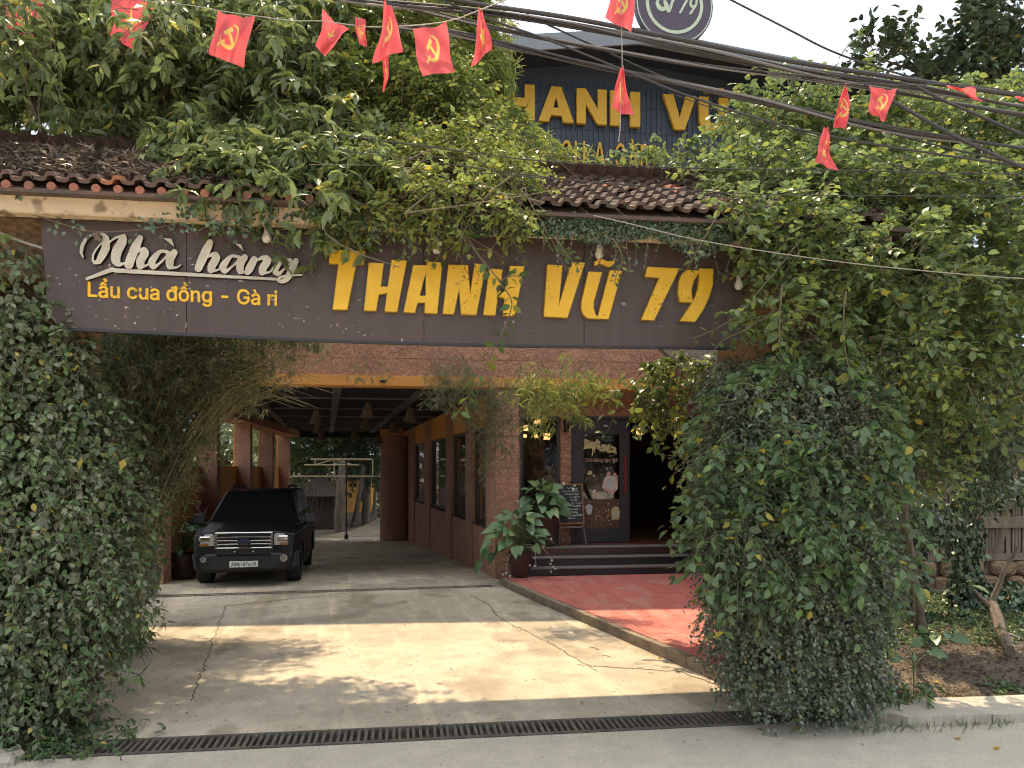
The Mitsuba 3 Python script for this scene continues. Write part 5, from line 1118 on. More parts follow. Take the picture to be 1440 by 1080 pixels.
p, o = in_blobs(ivy_l, 2500, q_, .78, .28, 2.6); lv, tw = sprays(p, o * .8 + np.array([.1, -.1, -.45]) + .5 * q_.normal(size=o.shape), .24, 11, .060, .036, q_, .6, lambda k: DUSTY(k, q_), LEAF8); foliage(t, 'spray', [lv], 'mat_leaf_waxy'); twigs(t, [tw], name='spray_stem')
t = thing('creeper', 'fringe of small green creeper under the cream cornice at the left', 'creeper')
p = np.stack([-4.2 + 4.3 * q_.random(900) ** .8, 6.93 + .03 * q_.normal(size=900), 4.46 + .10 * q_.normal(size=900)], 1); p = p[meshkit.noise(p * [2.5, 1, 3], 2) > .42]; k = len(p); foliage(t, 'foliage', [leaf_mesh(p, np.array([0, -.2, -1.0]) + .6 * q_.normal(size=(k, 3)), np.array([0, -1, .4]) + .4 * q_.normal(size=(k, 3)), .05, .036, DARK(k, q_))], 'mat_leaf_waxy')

# 2 bamboo clump at the left
t = thing('bamboo', 'dense bamboo clump leaning over the left side of the driveway', 'bamboo')
bb = px_blobs([(190, 515, 10.6, 90, 55, 1.0), (265, 510, 11.2, 90, 38, .9), (350, 500, 11.8, 45, 18, .6), (180, 610, 10.6, 85, 80, .9), (232, 580, 11.2, 48, 50, .7), (152, 710, 10.2, 56, 85, .7), (200, 660, 10.8, 36, 40, .5), (150, 810, 9.6, 40, 80, .6), (320, 535, 12, 34, 20, .4), (120, 640, 10.4, 60, 160, .8), (100, 540, 10.6, 70, 80, .8), (200, 430, 11, 120, 60, 1.0), (320, 435, 11.5, 115, 45, .9), (250, 370, 11, 130, 40, .9), (400, 440, 12, 55, 30, .6)])
p, o = in_blobs(bb, 5400, q_, .15, .30); d = np.stack([.35 + .5 * q_.normal(size=len(p)), -.25 + .5 * q_.normal(size=len(p)), -.35 + .45 * q_.normal(size=len(p))], 1)
lv, tw = sprays(p, d, .26 + .2 * q_.random(len(p)), 8, .155, .0165, q_, .35, lambda k: BAMBOO(k, q_), LEAF4, True, .3, .0025); foliage(t, 'foliage', [lv]); twigs(t, [tw])
cu = []
for i in range(110):
    b0 = at(150 + 45 * q_.random(), 870, 10.0 + 2.2 * q_.random()); b0[2] = 0.0; e = at(180 + 250 * q_.random() ** 1.3, 490 + 70 * q_.random(), 10.6 + 1.6 * q_.random()); mid = b0 * .45 + e * .55 + np.array([-.35, 0, .55]); P_ = smooth_path([b0, mid, e, e + np.array([.45, -.1, -.18])], 10)
    add(tube(P_, np.linspace(.018 + .008 * q_.random(), .003, 10), 5), 'mat_culm', t, 'culm', smooth=60)
t = thing('grass_tuft', 'tuft of low bamboo grass at the foot of the bamboo beside the driveway edge', 'grass'); p = np.array([at(150 + 18 * a, 880, 9.8 + 1.6 * b) for a, b in q_.normal(size=(150, 2)) * [1, .4]]); p[:, 2] = .12 + .35 * q_.random(len(p)); lv, tw = sprays(p, np.stack([.5 + .5 * q_.normal(size=len(p)), -.4 + .5 * q_.normal(size=len(p)), .5 + 0 * p[:, 0]], 1), .3, 8, .17, .018, q_, .5, lambda k: GREEN(k, q_), LEAF4, True); foliage(t, 'blades', [lv])

# 3 broad leaved tree behind the gate at the left
t = thing('tree', 'broad leaved tree behind the left half of the gate with drooping leaf whorls', 'tree')
fr = px_blobs([(30, 40, 8.6, 90, 60, .7), (150, 60, 8.6, 95, 62, .7), (70, 130, 8.8, 90, 42, .6), (240, 125, 8.5, 75, 50, .6), (300, 55, 8.8, 95, 58, .7), (390, 90, 8.6, 85, 65, .7), (290, 190, 8.1, 75, 36, .45), (350, 232, 7.6, 75, 40, .4), (430, 262, 7.2, 62, 42, .3), (450, 180, 8.1, 85, 60, .6), (430, 15, 9.2, 95, 50, .7), (110, 178, 9.1, 80, 24, .4), (-50, 100, 8.8, 70, 90, .6), (280, 225, 7.7, 55, 30, .4), (350, 250, 7.1, 70, 28, .3), (425, 268, 6.9, 55, 22, .25), (30, 10, 7.2, 50, 20, .3), (200, 20, 7.3, 50, 20, .3), (350, 10, 6.8, 45, 16, .25), (30, 70, 7.4, 60, 30, .3), (70, 182, 8.3, 75, 24, .3), (180, 190, 8.2, 70, 26, .3), (250, 262, 7.2, 40, 28, .25), (300, 255, 6.95, 45, 22, .22), (380, 272, 6.85, 50, 20, .2), (470, 285, 6.85, 50, 26, .22), (420, 240, 7.4, 60, 30, .3), (300, 212, 7.6, 70, 32, .3, 4), (380, 240, 7.2, 70, 38, .3, 4), (325, 240, 6.95, 60, 22, .25, 4), (440, 232, 7.3, 60, 44, .3, 4), (262, 240, 7.3, 42, 30, .25, 4), (510, 250, 7.1, 55, 44, .3, 4), (420, 262, 6.8, 70, 18, .2, 3)])
f1, tw1 = crown(t, fr, 3000, 9, .15, .058, lambda k, r: tints(k, r, (.145, .195, .080), (.215, .265, .085), .35, (.38, .33, .07), .02, spread=.4), q_, .45, .45, True, .34, .2, LEAF8, front=.25)
bk = px_blobs([(60, 40, 11.6, 220, 120, 1.0), (290, 50, 11.2, 210, 110, .9), (450, 40, 11.0, 130, 100, .8), (180, 150, 11.0, 280, 50, .7), (420, 170, 10.6, 160, 70, .8), (-120, 90, 11.4, 120, 130, 1.0)])
f2, tw2 = crown(t, bk, 2600, 9, .14, .056, lambda k, r: tints(k, r, (.145, .195, .080), (.215, .265, .085), .35, (.38, .33, .07), .02, spread=.4), q_, .5, .35, True, .18, .2, LEAF4, name='inner_crown')
tr = [((-5.8, 11.6, 0), at(150, 120, 11), .16, .10), (at(150, 120, 11), at(330, 60, 9.2), .09, .03), (at(150, 150, 11), at(40, 60, 9), .08, .03), ((-5.0, 11.2, 0), (-4.9, 11.0, 5.6), .13, .10), ((-4.9, 11.0, 5.6), at(350, 150, 10.5), .10, .07), (at(350, 150, 10.5), at(440, 200, 8.2), .06, .02), (at(350, 150, 10.5), at(300, 190, 8.2), .05, .02), (at(350, 150, 10.5), at(420, 30, 9.4), .06, .02)]
wood(t, [limb(*x, q_) for x in tr]); twigs(t, [tw1, tw2])
for i in range(24): a_ = np.array([-4.6 + 4.4 * q_.random(), 8.6 + .8 * q_.random(), 5.1]); add(tube([a_, a_ + [.2 * q_.normal(), .5 * q_.random(), 1.0], a_ + [.3 * q_.normal(), .3, 2.4]], .012 + .012 * q_.random(), 5), 'mat_bark', t, 'stem')

# 4 bright small leaved climber over the middle of the gate
t = thing('climber', 'sunlit yellow green climber tumbling over the middle of the gate roof', 'climbing plant')
cl = px_blobs([(560, 60, 9.6, 90, 75, .8), (645, 25, 10.2, 50, 50, .6), (600, 150, 9.1, 95, 75, .7), (540, 230, 8.3, 85, 55, .5), (640, 235, 7.9, 85, 55, .5), (672, 195, 8.8, 50, 40, .5), (705, 262, 7.4, 60, 40, .4), (610, 300, 6.9, 85, 30, .25), (725, 300, 6.8, 40, 22, .2), (500, 150, 9.1, 85, 75, .7), (510, 290, 6.8, 55, 28, .2), (470, 255, 7.2, 70, 40, .3), (560, 265, 7.0, 80, 40, .3), (640, 275, 6.9, 70, 36, .3), (720, 240, 7.8, 40, 25, .3)])
f1, tw1 = crown(t, cl, 5200, 10, .076, .042, LIGHT, q_, .38, .30, False, .33, .2, LEAF4, up=.35)
ar = []
for i in range(120):
    k = q_.integers(len(cl)); c_ = np.array(cl[k][:3]); ar.append(smooth_path([c_ + q_.normal(size=3) * .15, c_ + q_.normal(size=3) * [.35, .3, .25] + [0, -.15, .1], c_ + q_.normal(size=3) * [.6, .3, .3] + [0, -.35, -.25]], 7))
for P_ in ar[:40]: add(tube(P_, np.linspace(.009, .003, 7), 4), 'mat_twig', t, 'stem')
wood(t, [limb((-4.75, 10.3, 0), (-4.7, 10.2, 5.7), .10, .08, q_, .04), limb((-4.7, 10.2, 5.7), at(570, 160, 9.6), .07, .05, q_), limb(at(570, 160, 9.6), at(660, 60, 10), .05, .015, q_), limb(at(570, 160, 9.6), at(660, 250, 8), .05, .015, q_)]); twigs(t, [tw1])
def vine(name, label, pts, dist, leaf, n, r, colour=(.085, .14, .035), leaf_w=.6, cat_='vine', tpl=LEAF8):
    """A hanging shoot whose leaves are parts of their own."""
    t = thing(name, label, cat_, 'hanging shoots'); P = smooth_path([at(u, v, d) for (u, v), d in zip(pts, np.broadcast_to(dist, (len(pts),)))], 30); add(tube(P, np.linspace(.008, .003, 30), 5), 'mat_twig', t, 'stem')
    for i in range(n):
        s = .12 + .88 * (i + .5 * r.random()) / n; j = min(int(s * 29), 28); b = P[j]; tan = unit(P[j + 1] - P[j]); side = unit(np.cross(tan, FWD)) * (1 if i % 2 else -1); d = tan * .5 + side * (.7 + .3 * r.random()) + .35 * r.normal(size=3) + np.array([0, -.15, -.15]); L = leaf * (.65 + .6 * r.random())
        c = np.array(colour) * (.65 + .8 * r.random()); c = np.array([.22, .24, .04]) if r.random() < .2 else c
        v, f, cc = leaf_mesh((b + unit(d) * .015)[None], d[None], (np.array([0, -.5, 1]) + .6 * r.normal(size=3))[None], np.array([L]), np.array([L * leaf_w]), c[None], tpl); add((v, f), 'mat_leaf', t, 'leaf', smooth=True, color=cc)
    return t


vine('hanging_vine', 'long leafy shoot hanging over the yellow second H of the sign', [(640, 300), (668, 350), (705, 400), (720, 425), (705, 470), (690, 500), (650, 572), (640, 588)], [7.0, 6.85, 6.8, 6.8, 6.8, 6.85, 6.9, 6.9], .10, 46, q_)
vine('hanging_vine', 'short shoot with pale leaves curling over the upper right tip of the yellow H', [(705, 395), (725, 388), (738, 397)], 6.8, .085, 9, q_)
vine('hanging_vine', 'side shoot hanging over the brown board between the two bulbs', [(650, 330), (632, 352), (620, 362)], 6.9, .09, 10, q_)
vine('hanging_vine', 'small shoot hanging onto the top of the yellow V', [(780, 335), (800, 360), (815, 382)], 6.95, .075, 12, q_)
vine('hanging_vine', 'thin curling shoot hanging over the yellow U', [(860, 335), (875, 365), (868, 385), (862, 400)], 6.95, .05, 16, q_)
vine('hanging_vine', 'shoot reaching over the top of the yellow 9', [(1010, 300), (985, 345), (962, 385)], [6.9, 6.85, 6.9], .085, 13, q_)
vine('hanging_vine', 'long bare shoot slanting down across the right end of the sign', [(1130, 330), (1075, 400), (1035, 445), (990, 470), (972, 476)], [7.1, 6.8, 6.75, 6.75, 6.75], .075, 20, q_)
vine('hanging_vine', 'lower shoot slanting across the right bottom corner of the sign', [(1090, 435), (1045, 465), (1015, 480), (1000, 500)], [7.0, 6.75, 6.75, 6.75], .075, 14, q_)
vine('hanging_vine', 'straight hanging shoot ending in a leafy tip left of the trunk clump', [(1100, 400), (1096, 470), (1098, 525), (1078, 560), (1055, 577)], 6.55, .11, 24, q_)
vine('hanging_vine', 'straight hanging shoot with pale leafy tip in the middle of the right hand ivy', [(1190, 410), (1186, 460), (1190, 500), (1205, 545)], 6.55, .12, 30, q_)
vine('hanging_vine', 'shoot running down to the right edge over the fence', [(1360, 540), (1380, 580), (1405, 620), (1450, 650)], 7.4, .10, 18, q_)
vine('hanging_vine', 'shoot with yellowing leaves standing out at the upper right of the ivy', [(1210, 330), (1235, 370), (1250, 410), (1300, 460)], 6.9, .11, 22, q_)

# 5 feathery bamboo behind the roof
t = thing('bamboo', 'bright feathery bamboo behind the roof ridge below the yellow hall letters', 'bamboo'); b5 = px_blobs([(735, 222, 9.8, 50, 20, .35), (800, 235, 9.8, 40, 10, .25), (668, 120, 10.3, 26, 60, .4), (672, 55, 10.4, 26, 45, .4), (712, 190, 10.0, 36, 24, .3), (640, 90, 10.4, 40, 90, .4)])
p, o = in_blobs(b5, 900, q_, .15, .2); lv, tw = sprays(p, o + np.array([.1, -.1, .5]) + .5 * q_.normal(size=o.shape), .32, 9, .19, .020, q_, .5, lambda k: LIGHT(k, q_), LEAF4, True, .3, .003); foliage(t, 'foliage', [lv]); twigs(t, [tw])
for i in range(12): a_ = at(660 + 140 * q_.random(), 228, 9.9); b0 = np.array([-5.2 + .6 * q_.random(), 12.2 + .6 * q_.random(), 0]); add(tube(smooth_path([b0, b0 + [.5, -.2, 5.6], (a_ + b0 + [.5, -.2, 5.6]) / 2 + [0, 0, .5], a_], 12), np.linspace(.025, .006, 12), 5), 'mat_culm', t, 'culm')

# 6 the big climber tree over the right pillar
t = thing('fig_tree', 'large tree with round green leaves spreading over the right gate pillar and roof end', 'tree')
rt = px_blobs([(1090, 165, 9.0, 75, 55, .7), (1180, 160, 9.0, 90, 45, .7), (1290, 190, 9.0, 100, 55, .8), (1410, 195, 9.0, 95, 60, .8), (1010, 245, 8.2, 55, 36, .4), (1100, 255, 8.0, 100, 60, .6), (1230, 275, 8.0, 115, 70, .7), (1370, 300, 8.0, 115, 85, .8), (1055, 325, 7.3, 50, 34, .3), (1150, 350, 7.2, 110, 75, .5), (1280, 385, 7.3, 115, 85, .6), (1400, 420, 7.6, 95, 95, .7), (1130, 445, 7.0, 95, 60, .45), (1250, 485, 7.2, 105, 62, .5), (1350, 500, 7.8, 80, 60, .5), (1040, 185, 9.9, 45, 38, .35), (960, 218, 9.8, 65, 22, .35), (1050, 290, 6.95, 55, 30, .25), (1010, 265, 7.4, 40, 30, .25), (1110, 300, 7.2, 80, 40, .35), (880, 232, 9.5, 50, 16, .25), (1480, 300, 8.4, 70, 160, .8), (1300, 560, 7.9, 90, 60, .4), (1225, 610, 7.3, 75, 60, .35), (1290, 655, 8.0, 70, 45, .35), (1410, 560, 8.2, 70, 60, .4), (1330, 185, 12, 140, 50, 1.0), (1470, 180, 12, 120, 80, 1.0)])
FIG = lambda k, r: tints(k, r, (.140, .205, .085), (.260, .320, .080), .32, (.42, .34, .05), .012, spread=.4)
f1, tw1 = crown(t, rt, 5000, 9, .084, .054, FIG, q_, .36, .25, False, .33, .25, LEAF8, front=.15)
core = px_blobs([(1180, 330, 8.6, 130, 150, .5), (1340, 360, 8.8, 150, 170, .5), (1180, 480, 8.0, 130, 90, .4)]); f2, tw2 = crown(t, core, 1500, 9, .088, .055, FIG, q_, .4, .3, False, 0, .1, LEAF4, name='inner_crown')
tb = on_ground(1296, 892, .2)
tl = [(tb, at(1282, 800, 9.6), .085, .065), (at(1282, 800, 9.6), at(1272, 735, 9.4), .065, .055), (at(1272, 735, 9.4), at(1240, 480, 8.6), .055, .035), (at(1284, 830, 9.65), at(1247, 765, 9.5), .045, .035), (at(1247, 765, 9.5), at(1200, 560, 8.8), .035, .02), (at(1240, 480, 8.6), at(1120, 300, 8.2), .035, .012), (at(1240, 480, 8.6), at(1330, 300, 8.4), .035, .012), (at(1215, 620, 8.3), at(1195, 520, 8.0), .06, .04)]
wood(t, [limb(*x, q_, .06) for x in tl]); twigs(t, [tw1, tw2])

# 7 small leaved ivy on the right pillar
t = thing('ivy', 'thick small leaved ivy mantle around the right gate pillar down to the drain', 'ivy')
iv = px_blobs([(1130, 560, 7.2, 125, 65, .45), (1118, 650, 7.05, 128, 85, .5), (1122, 740, 7.0, 132, 90, .5), (1128, 830, 7.05, 128, 85, .48), (1130, 905, 7.1, 122, 70, .42), (1135, 950, 7.1, 114, 45, .36), (1015, 620, 7.6, 40, 120, .3), (1045, 640, 8.0, 60, 140, .4), (1045, 820, 7.9, 60, 130, .4)])
SMALL = lambda n, r: tints(n, r, (.115, .140, .100), (.125, .180, .085), .25, (.30, .26, .08), .008, spread=.45)
ivy(t, 'foliage', iv, 34000, .044, .72, SMALL, q_, inner=.62, lump=.10, tpl=LEAF2)
p, o = in_blobs(iv, 3400, q_, .82, .30, 2.6); lv, tw = sprays(p, o * .8 + np.array([0, -.1, -.5]) + .55 * q_.normal(size=o.shape), .20, 13, .042, .030, q_, .6, lambda k: SMALL(k, q_), LEAF2, twig=.0025); foliage(t, 'spray', [lv], 'mat_leaf_waxy'); twigs(t, [tw], name='spray_stem')
up_ = px_blobs([(1120, 610, 6.85, 130, 90, .45), (1100, 720, 6.8, 120, 90, .45), (1190, 740, 6.9, 80, 100, .4), (1060, 780, 6.75, 70, 60, .35)])
p, o = in_blobs(up_, 620, q_, .85); lv, tw = sprays(p, o + np.array([0, -.25, -.1]) + .3 * q_.normal(size=o.shape), .30, 8, .092, .054, q_, .5, lambda k: tints(k, q_, (.105, .170, .080), (.15, .23, .080), .3, (.42, .35, .05), .03, spread=.4), LEAF8); foliage(t, 'shoot', [lv]); twigs(t, [tw], name='stem')

# 8 shrubs before the fence
t = thing('shrub', 'feathery shrub with drooping narrow leaves before the bamboo fence', 'shrub'); b8 = px_blobs([(1330, 560, 9.6, 75, 55, .5), (1360, 610, 9.8, 60, 55, .5), (1280, 610, 9.6, 60, 55, .5), (1410, 600, 10, 50, 60, .5)])
f1, tw = crown(t, b8, 700, 9, .12, .034, DARK, q_, .4, .7, False, .1, .2, LEAF4, up=.0); twigs(t, [tw])
t = thing('creeper', 'creeper with rounded leaves climbing the fence between trunk and right edge', 'creeper'); ivy(t, 'foliage', px_blobs([(1355, 760, 11.4, 30, 80, .2), (1365, 860, 11.2, 40, 60, .3), (1420, 860, 11.2, 60, 45, .3), (1300, 730, 11.0, 50, 40, .25), (1270, 800, 10.8, 40, 60, .25), (1400, 690, 11.2, 60, 30, .2), (1330, 880, 10.6, 60, 25, .3)]), 5200, .10, .75, DARK, q_, inner=.2)
t = thing('dead_trunk', 'broken grey dead trunk with vine stems near the right edge', 'tree trunk'); wood(t, [limb(on_ground(1420, 915, .25), at(1395, 850, 10), .06, .07, q_, .1), limb(at(1395, 850, 10), at(1432, 770, 10), .045, .02, q_, .1), limb(at(1400, 860, 10), at(1370, 830, 10), .04, .02, q_, .1)]); add(tube(smooth_path([at(1402, 885, 9.8), at(1420, 892, 9.7), at(1460, 905, 9.6)], 8), .018, 6), 'mat_white_wire', t, 'stick')
for i in range(14): a_ = at(1235 + 60 * q_.random(), 780, 9.4 + .4 * q_.random()); add(tube(smooth_path([a_ + [0, 0, .6], a_ + q_.normal(size=3) * .06, a_ + q_.normal(size=3) * .1 - [0, 0, .75]], 6), .006, 4), 'mat_twig', thing('aerial_root') if i == 0 else 'aerial_root', 'strand')
labels['aerial_root'] = {'label': 'pale thin aerial roots hanging beside the leaning trunk', 'category': 'roots'}
for j, ((u, v, s_), lab) in enumerate((((1318, 905, .20), 'green arrow leaved ground plant right of the trunk foot, the larger of two'), ((1378, 880, .19), 'pair of pale arrow shaped leaves near the dead trunk'), ((1285, 935, .16), 'low arrow leaved plant at the edge of the leaf litter'))):
    t = thing('caladium', lab, 'plant'); g0 = on_ground(u, v + 25, .2); 
    for i in range(5 if j != 1 else 2): a = i * 1.35 + q_.random(); b = g0 + np.array([.18 * math.cos(a), .12 * math.sin(a), .22 + .14 * q_.random()]); big_leaf(t, b, b + np.array([math.cos(a) * .8, math.sin(a) * .4 - .4, -.25]) * s_, s_ * .62, np.array([.085, .15, .06]) * (.8 + .4 * q_.random()), q_, stalk=[g0 - [0, 0, .1], g0 + [0, 0, .12], b])
t = thing('sapling', 'thin stalk with one folded pale leaf before the fence', 'plant'); b = at(1390, 835, 10.2); big_leaf(t, b, b + [-.2, 0, .14], .12, np.array([.14, .22, .06]), q_, stalk=[b - [0, 0, .75], b - [0, 0, .3], b])
t = thing('weed', 'long leaved weed at the right foot of the ivy by the kerb slab', 'weed'); p = np.array([on_ground(1235 + 35 * a, 990, .05) + [0, .1 * b, .1] for a, b in q_.normal(size=(26, 2))]); lv, tw = sprays(p, np.stack([.5 * q_.normal(size=26), -.4 + .3 * q_.normal(size=26), .6 + 0 * p[:, 0]], 1), .22, 7, .14, .032, q_, .5, lambda k: GREEN(k, q_), LEAF8, True); foliage(t, 'leaves', [lv])
t = thing('ground_cover', 'low green seedlings and grass creeping over the soil at the right', 'ground cover', kind='stuff'); n_ = 5200; yy = 7.0 + 4.5 * q_.random(n_); xx = np.interp(yy, [6.88, 7.55, 7.6, 9, 14], [4.1, 4.1, 4.7, 4.8, 6.5]) + 6 * q_.random(n_) ** 1.2; pp_ = np.stack([xx, yy, ground_h(xx, yy) + .02], 1); pp_ = pp_[(meshkit.noise(pp_ * [1.3, 1.3, 0], 9) > .40) | (yy > 8.6)]; k = len(pp_)
lv, tw = sprays(pp_, np.stack([q_.normal(size=k), q_.normal(size=k), 1 + 0 * pp_[:, 0]], 1), .11, 6, .062, .036, q_, .6, lambda m_: GREEN(m_, q_), LEAF4); v, f, c = cat([lv]); add((v, f), 'mat_leaf', key=t, smooth=True, color=c)
t = thing('grass_tuft', 'sparse grass blades in the gutter before the kerb slab', 'grass'); k = 130; xx = 3.9 + 1.6 * q_.random(k); pp_ = np.stack([xx, 6.36 + .06 * q_.normal(size=k), 0 * xx], 1); foliage(t, 'blades', [leaf_mesh(pp_, np.stack([.5 * q_.normal(size=k), .5 * q_.normal(size=k), .8 + 0 * xx], 1), q_.normal(size=(k, 3)), .10, .007, GREEN(k, q_))])
t = thing('grass_tuft', 'low green seedlings between the left end of the drain and the ivy', 'grass'); k = 260; xx = -3.0 + .35 * q_.normal(size=k); pp_ = np.stack([xx, 7.05 + .22 * q_.normal(size=k), .03 + 0 * xx], 1); lv, tw = sprays(pp_, np.stack([.6 * q_.normal(size=k), .6 * q_.normal(size=k), .9 + 0 * xx], 1), .13, 6, .06, .03, q_, .6, lambda m_: GREEN(m_, q_), LEAF4); foliage(t, 'leaves', [lv])

# 9 dark tree against the sky at the right
t = thing('tree', 'dark tree with big round leaves against the white sky at the upper right', 'tree'); b9 = px_blobs([(1235, 70, 13.5, 34, 34, .4), (1255, 50, 13.5, 24, 24, .3), (1305, 85, 13.5, 42, 30, .4), (1335, 60, 13.6, 22, 22, .3), (1380, 60, 13.5, 45, 60, .5), (1415, 25, 13.5, 30, 40, .4), (1350, 112, 13.4, 80, 18, .4), (1440, 90, 13.5, 40, 45, .5)])
f1, tw = crown(t, b9, 330, 8, .17, .095, DARK, q_, .5, .05, False, .0, .2, LEAF8, mat='mat_leaf_waxy', up=.9, twig=.007); wood(t, [limb(at(1350, 300, 13.6) * [1, 1, 0], at(1350, 120, 13.5), .12, .06, q_)] + [limb(at(1350, 125, 13.5), at(u, v, 13.5), .04, .012, q_) for u, v in ((1235, 80), (1250, 55), (1300, 95), (1335, 65), (1380, 30), (1418, 12), (1440, 80))]); twigs(t, [tw])
t = thing('creeper', 'thin twig with few leaves rising against the sky from the cable', 'creeper'); P_ = smooth_path([at(1180, 82, 8.6), at(1195, 62, 8.6), at(1212, 50, 8.6)], 8); add(tube(P_, .005, 4), 'mat_twig', t, 'stem'); lv, tw = sprays(P_[2:], np.array([[.5, 0, .6]]) + .3 * q_.normal(size=(6, 3)), .08, 4, .07, .035, q_, .1, lambda k: GREEN(k, q_)); foliage(t, 'leaves', [lv])

# 10 sprays hanging between the gate and the restaurant
t = thing('weeping_bamboo', 'grey green weeping sprays hanging before the stone column beside the passage', 'bamboo'); b10 = px_blobs([(655, 520, 14.6, 60, 32, .4), (690, 555, 14.8, 36, 40, .3), (700, 605, 14.8, 26, 38, .25), (620, 500, 14.6, 30, 12, .3), (510, 496, 14.6, 30, 9, .3), (675, 620, 14.8, 12, 26, .2), (740, 530, 14.6, 22, 40, .25)])
p, o = in_blobs(b10, 300, q_, .1, .25); lv, tw = sprays(p, np.array([0, 0, -1.0]) + .5 * q_.normal(size=o.shape), .38, 9, .16, .013, q_, .4, lambda k: BAMBOO(k, q_), LEAF4, True, .3, .003); foliage(t, 'foliage', [lv]); twigs(t, [tw])
t = thing('bamboo', 'sunlit bamboo leaves hanging under the sign before the ochre beam', 'bamboo'); b11 = px_blobs([(775, 515, 12.6, 55, 28, .4), (800, 535, 12.6, 36, 30, .3), (840, 510, 12.6, 30, 22, .3), (760, 545, 12.6, 22, 30, .3)]); p, o = in_blobs(b11, 110, q_, .1, .2); lv, tw = sprays(p, np.array([.2, -.1, -.8]) + .5 * q_.normal(size=o.shape), .32, 9, .21, .021, q_, .4, lambda k: LIGHT(k, q_), LEAF4, True, .3, .003); foliage(t, 'foliage', [lv]); twigs(t, [tw])
for pts in ([(795, 545), (798, 575), (806, 600)], ): pass
t = thing('climber', 'backlit leafy branches hanging before the doorway left of the right hand ivy', 'climbing plant'); b12 = px_blobs([(960, 520, 10.4, 80, 32, .5), (930, 555, 10.6, 40, 34, .35), (985, 580, 10.2, 36, 40, .4), (985, 640, 9.6, 30, 50, .35), (905, 585, 10.8, 22, 22, .25), (1010, 560, 9.6, 40, 60, .4), (940, 610, 10.4, 18, 18, .2), (880, 545, 11, 26, 18, .25)])
f1, tw = crown(t, b12, 170, 8, .11, .066, lambda k, r: tints(k, r, (.10, .145, .050), (.22, .27, .06), .4, (.4, .34, .05), .03), q_, .34, .5, False, .36, .2, LEAF8, up=-.3); twigs(t, [tw])
vine('hanging_vine', 'thin shoot with lit leaf tips hanging before the open doorway', [(905, 560), (912, 600), (935, 640), (955, 655)], 10.4, .12, 14, q_); vine('hanging_vine', 'shoot with bright leaf tip hanging before the top of the stickered door', [(905, 520), (875, 560), (850, 610), (835, 560)], 10.6, .11, 12, q_); vine('hanging_vine', 'bright leafy shoot tip before the open door leaf', [(1000, 560), (985, 600), (970, 625), (945, 645)], 9.8, .12, 22, q_)

# 11 creeping fig under the right eave
t = thing('creeping_fig', 'dark mat of creeping fig under the tile edge right of the middle of the sign', 'creeper'); n_ = 9000
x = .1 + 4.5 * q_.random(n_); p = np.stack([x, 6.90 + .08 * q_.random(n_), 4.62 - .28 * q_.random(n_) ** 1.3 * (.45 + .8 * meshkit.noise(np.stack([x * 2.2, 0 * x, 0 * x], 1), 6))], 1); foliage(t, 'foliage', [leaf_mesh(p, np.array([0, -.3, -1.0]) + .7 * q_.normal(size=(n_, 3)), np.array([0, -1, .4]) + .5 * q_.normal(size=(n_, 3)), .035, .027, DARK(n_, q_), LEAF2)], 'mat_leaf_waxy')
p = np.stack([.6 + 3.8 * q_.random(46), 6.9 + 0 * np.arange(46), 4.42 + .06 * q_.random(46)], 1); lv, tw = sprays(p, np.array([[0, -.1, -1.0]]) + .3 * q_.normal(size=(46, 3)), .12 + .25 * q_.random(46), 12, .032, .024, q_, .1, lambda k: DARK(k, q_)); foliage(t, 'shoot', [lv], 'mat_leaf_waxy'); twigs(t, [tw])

# 12 the garden behind the passage
def garden_tree(label, pts, trunk, n, colour, leaf=.22, name='garden_tree', group=None):
    t = thing(name, label, 'tree', group); b = px_blobs(pts); f, tw = crown(t, b, n, 8, leaf, leaf * .46, colour, q_, .9, .3, False, .25, .2, LEAF4, twig=.01)
    if trunk: wood(t, [limb(*trunk, .22, .12, q_, .05)]); twigs(t, [tw], 'mat_bark')
    return t


def gnd(u, d): p = at(u, 657, d); return np.array([p[0], p[1], floor_z(p[1]) - .05])


garden_tree('bright green tree seen through the passage left of the middle', [(450, 560, 44, 90, 50, 3.5), (440, 480, 46, 110, 70, 4), (455, 640, 48, 60, 38, 2.5), (430, 620, 52, 50, 40, 2.5), (480, 600, 50, 50, 40, 2.5)], (gnd(452, 48), at(455, 640, 48)), 2600, GREEN, .32)
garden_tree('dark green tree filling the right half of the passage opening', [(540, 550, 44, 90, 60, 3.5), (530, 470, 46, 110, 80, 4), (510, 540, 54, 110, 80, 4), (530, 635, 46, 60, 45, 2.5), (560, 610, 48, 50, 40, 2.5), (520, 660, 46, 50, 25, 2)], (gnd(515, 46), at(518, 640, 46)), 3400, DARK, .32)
garden_tree('sunlit tree at the far end of the garden path', [(552, 690, 62, 20, 30, 2), (560, 660, 66, 30, 30, 2)], (gnd(556, 64), at(556, 680, 64)), 320, LIGHT)
garden_tree('tall tree between the first columns on the left side of the passage', [(310, 610, 30, 40, 50, 2), (290, 640, 32, 40, 40, 2), (330, 640, 34, 30, 40, 2)], (gnd(318, 31), at(318, 620, 31)), 520, GREEN)
garden_tree('pale tree glimpsed left of the columns through the bamboo', [(225, 640, 27, 40, 60, 2), (180, 600, 27, 60, 60, 2), (110, 600, 27, 80, 90, 2)], (gnd(215, 27), at(215, 640, 27)), 600, GREEN)
garden_tree('small tree between the last two columns', [(360, 630, 40, 30, 40, 2), (400, 630, 46, 24, 50, 2)], (gnd(365, 40), at(365, 640, 40)), 420, LIGHT)
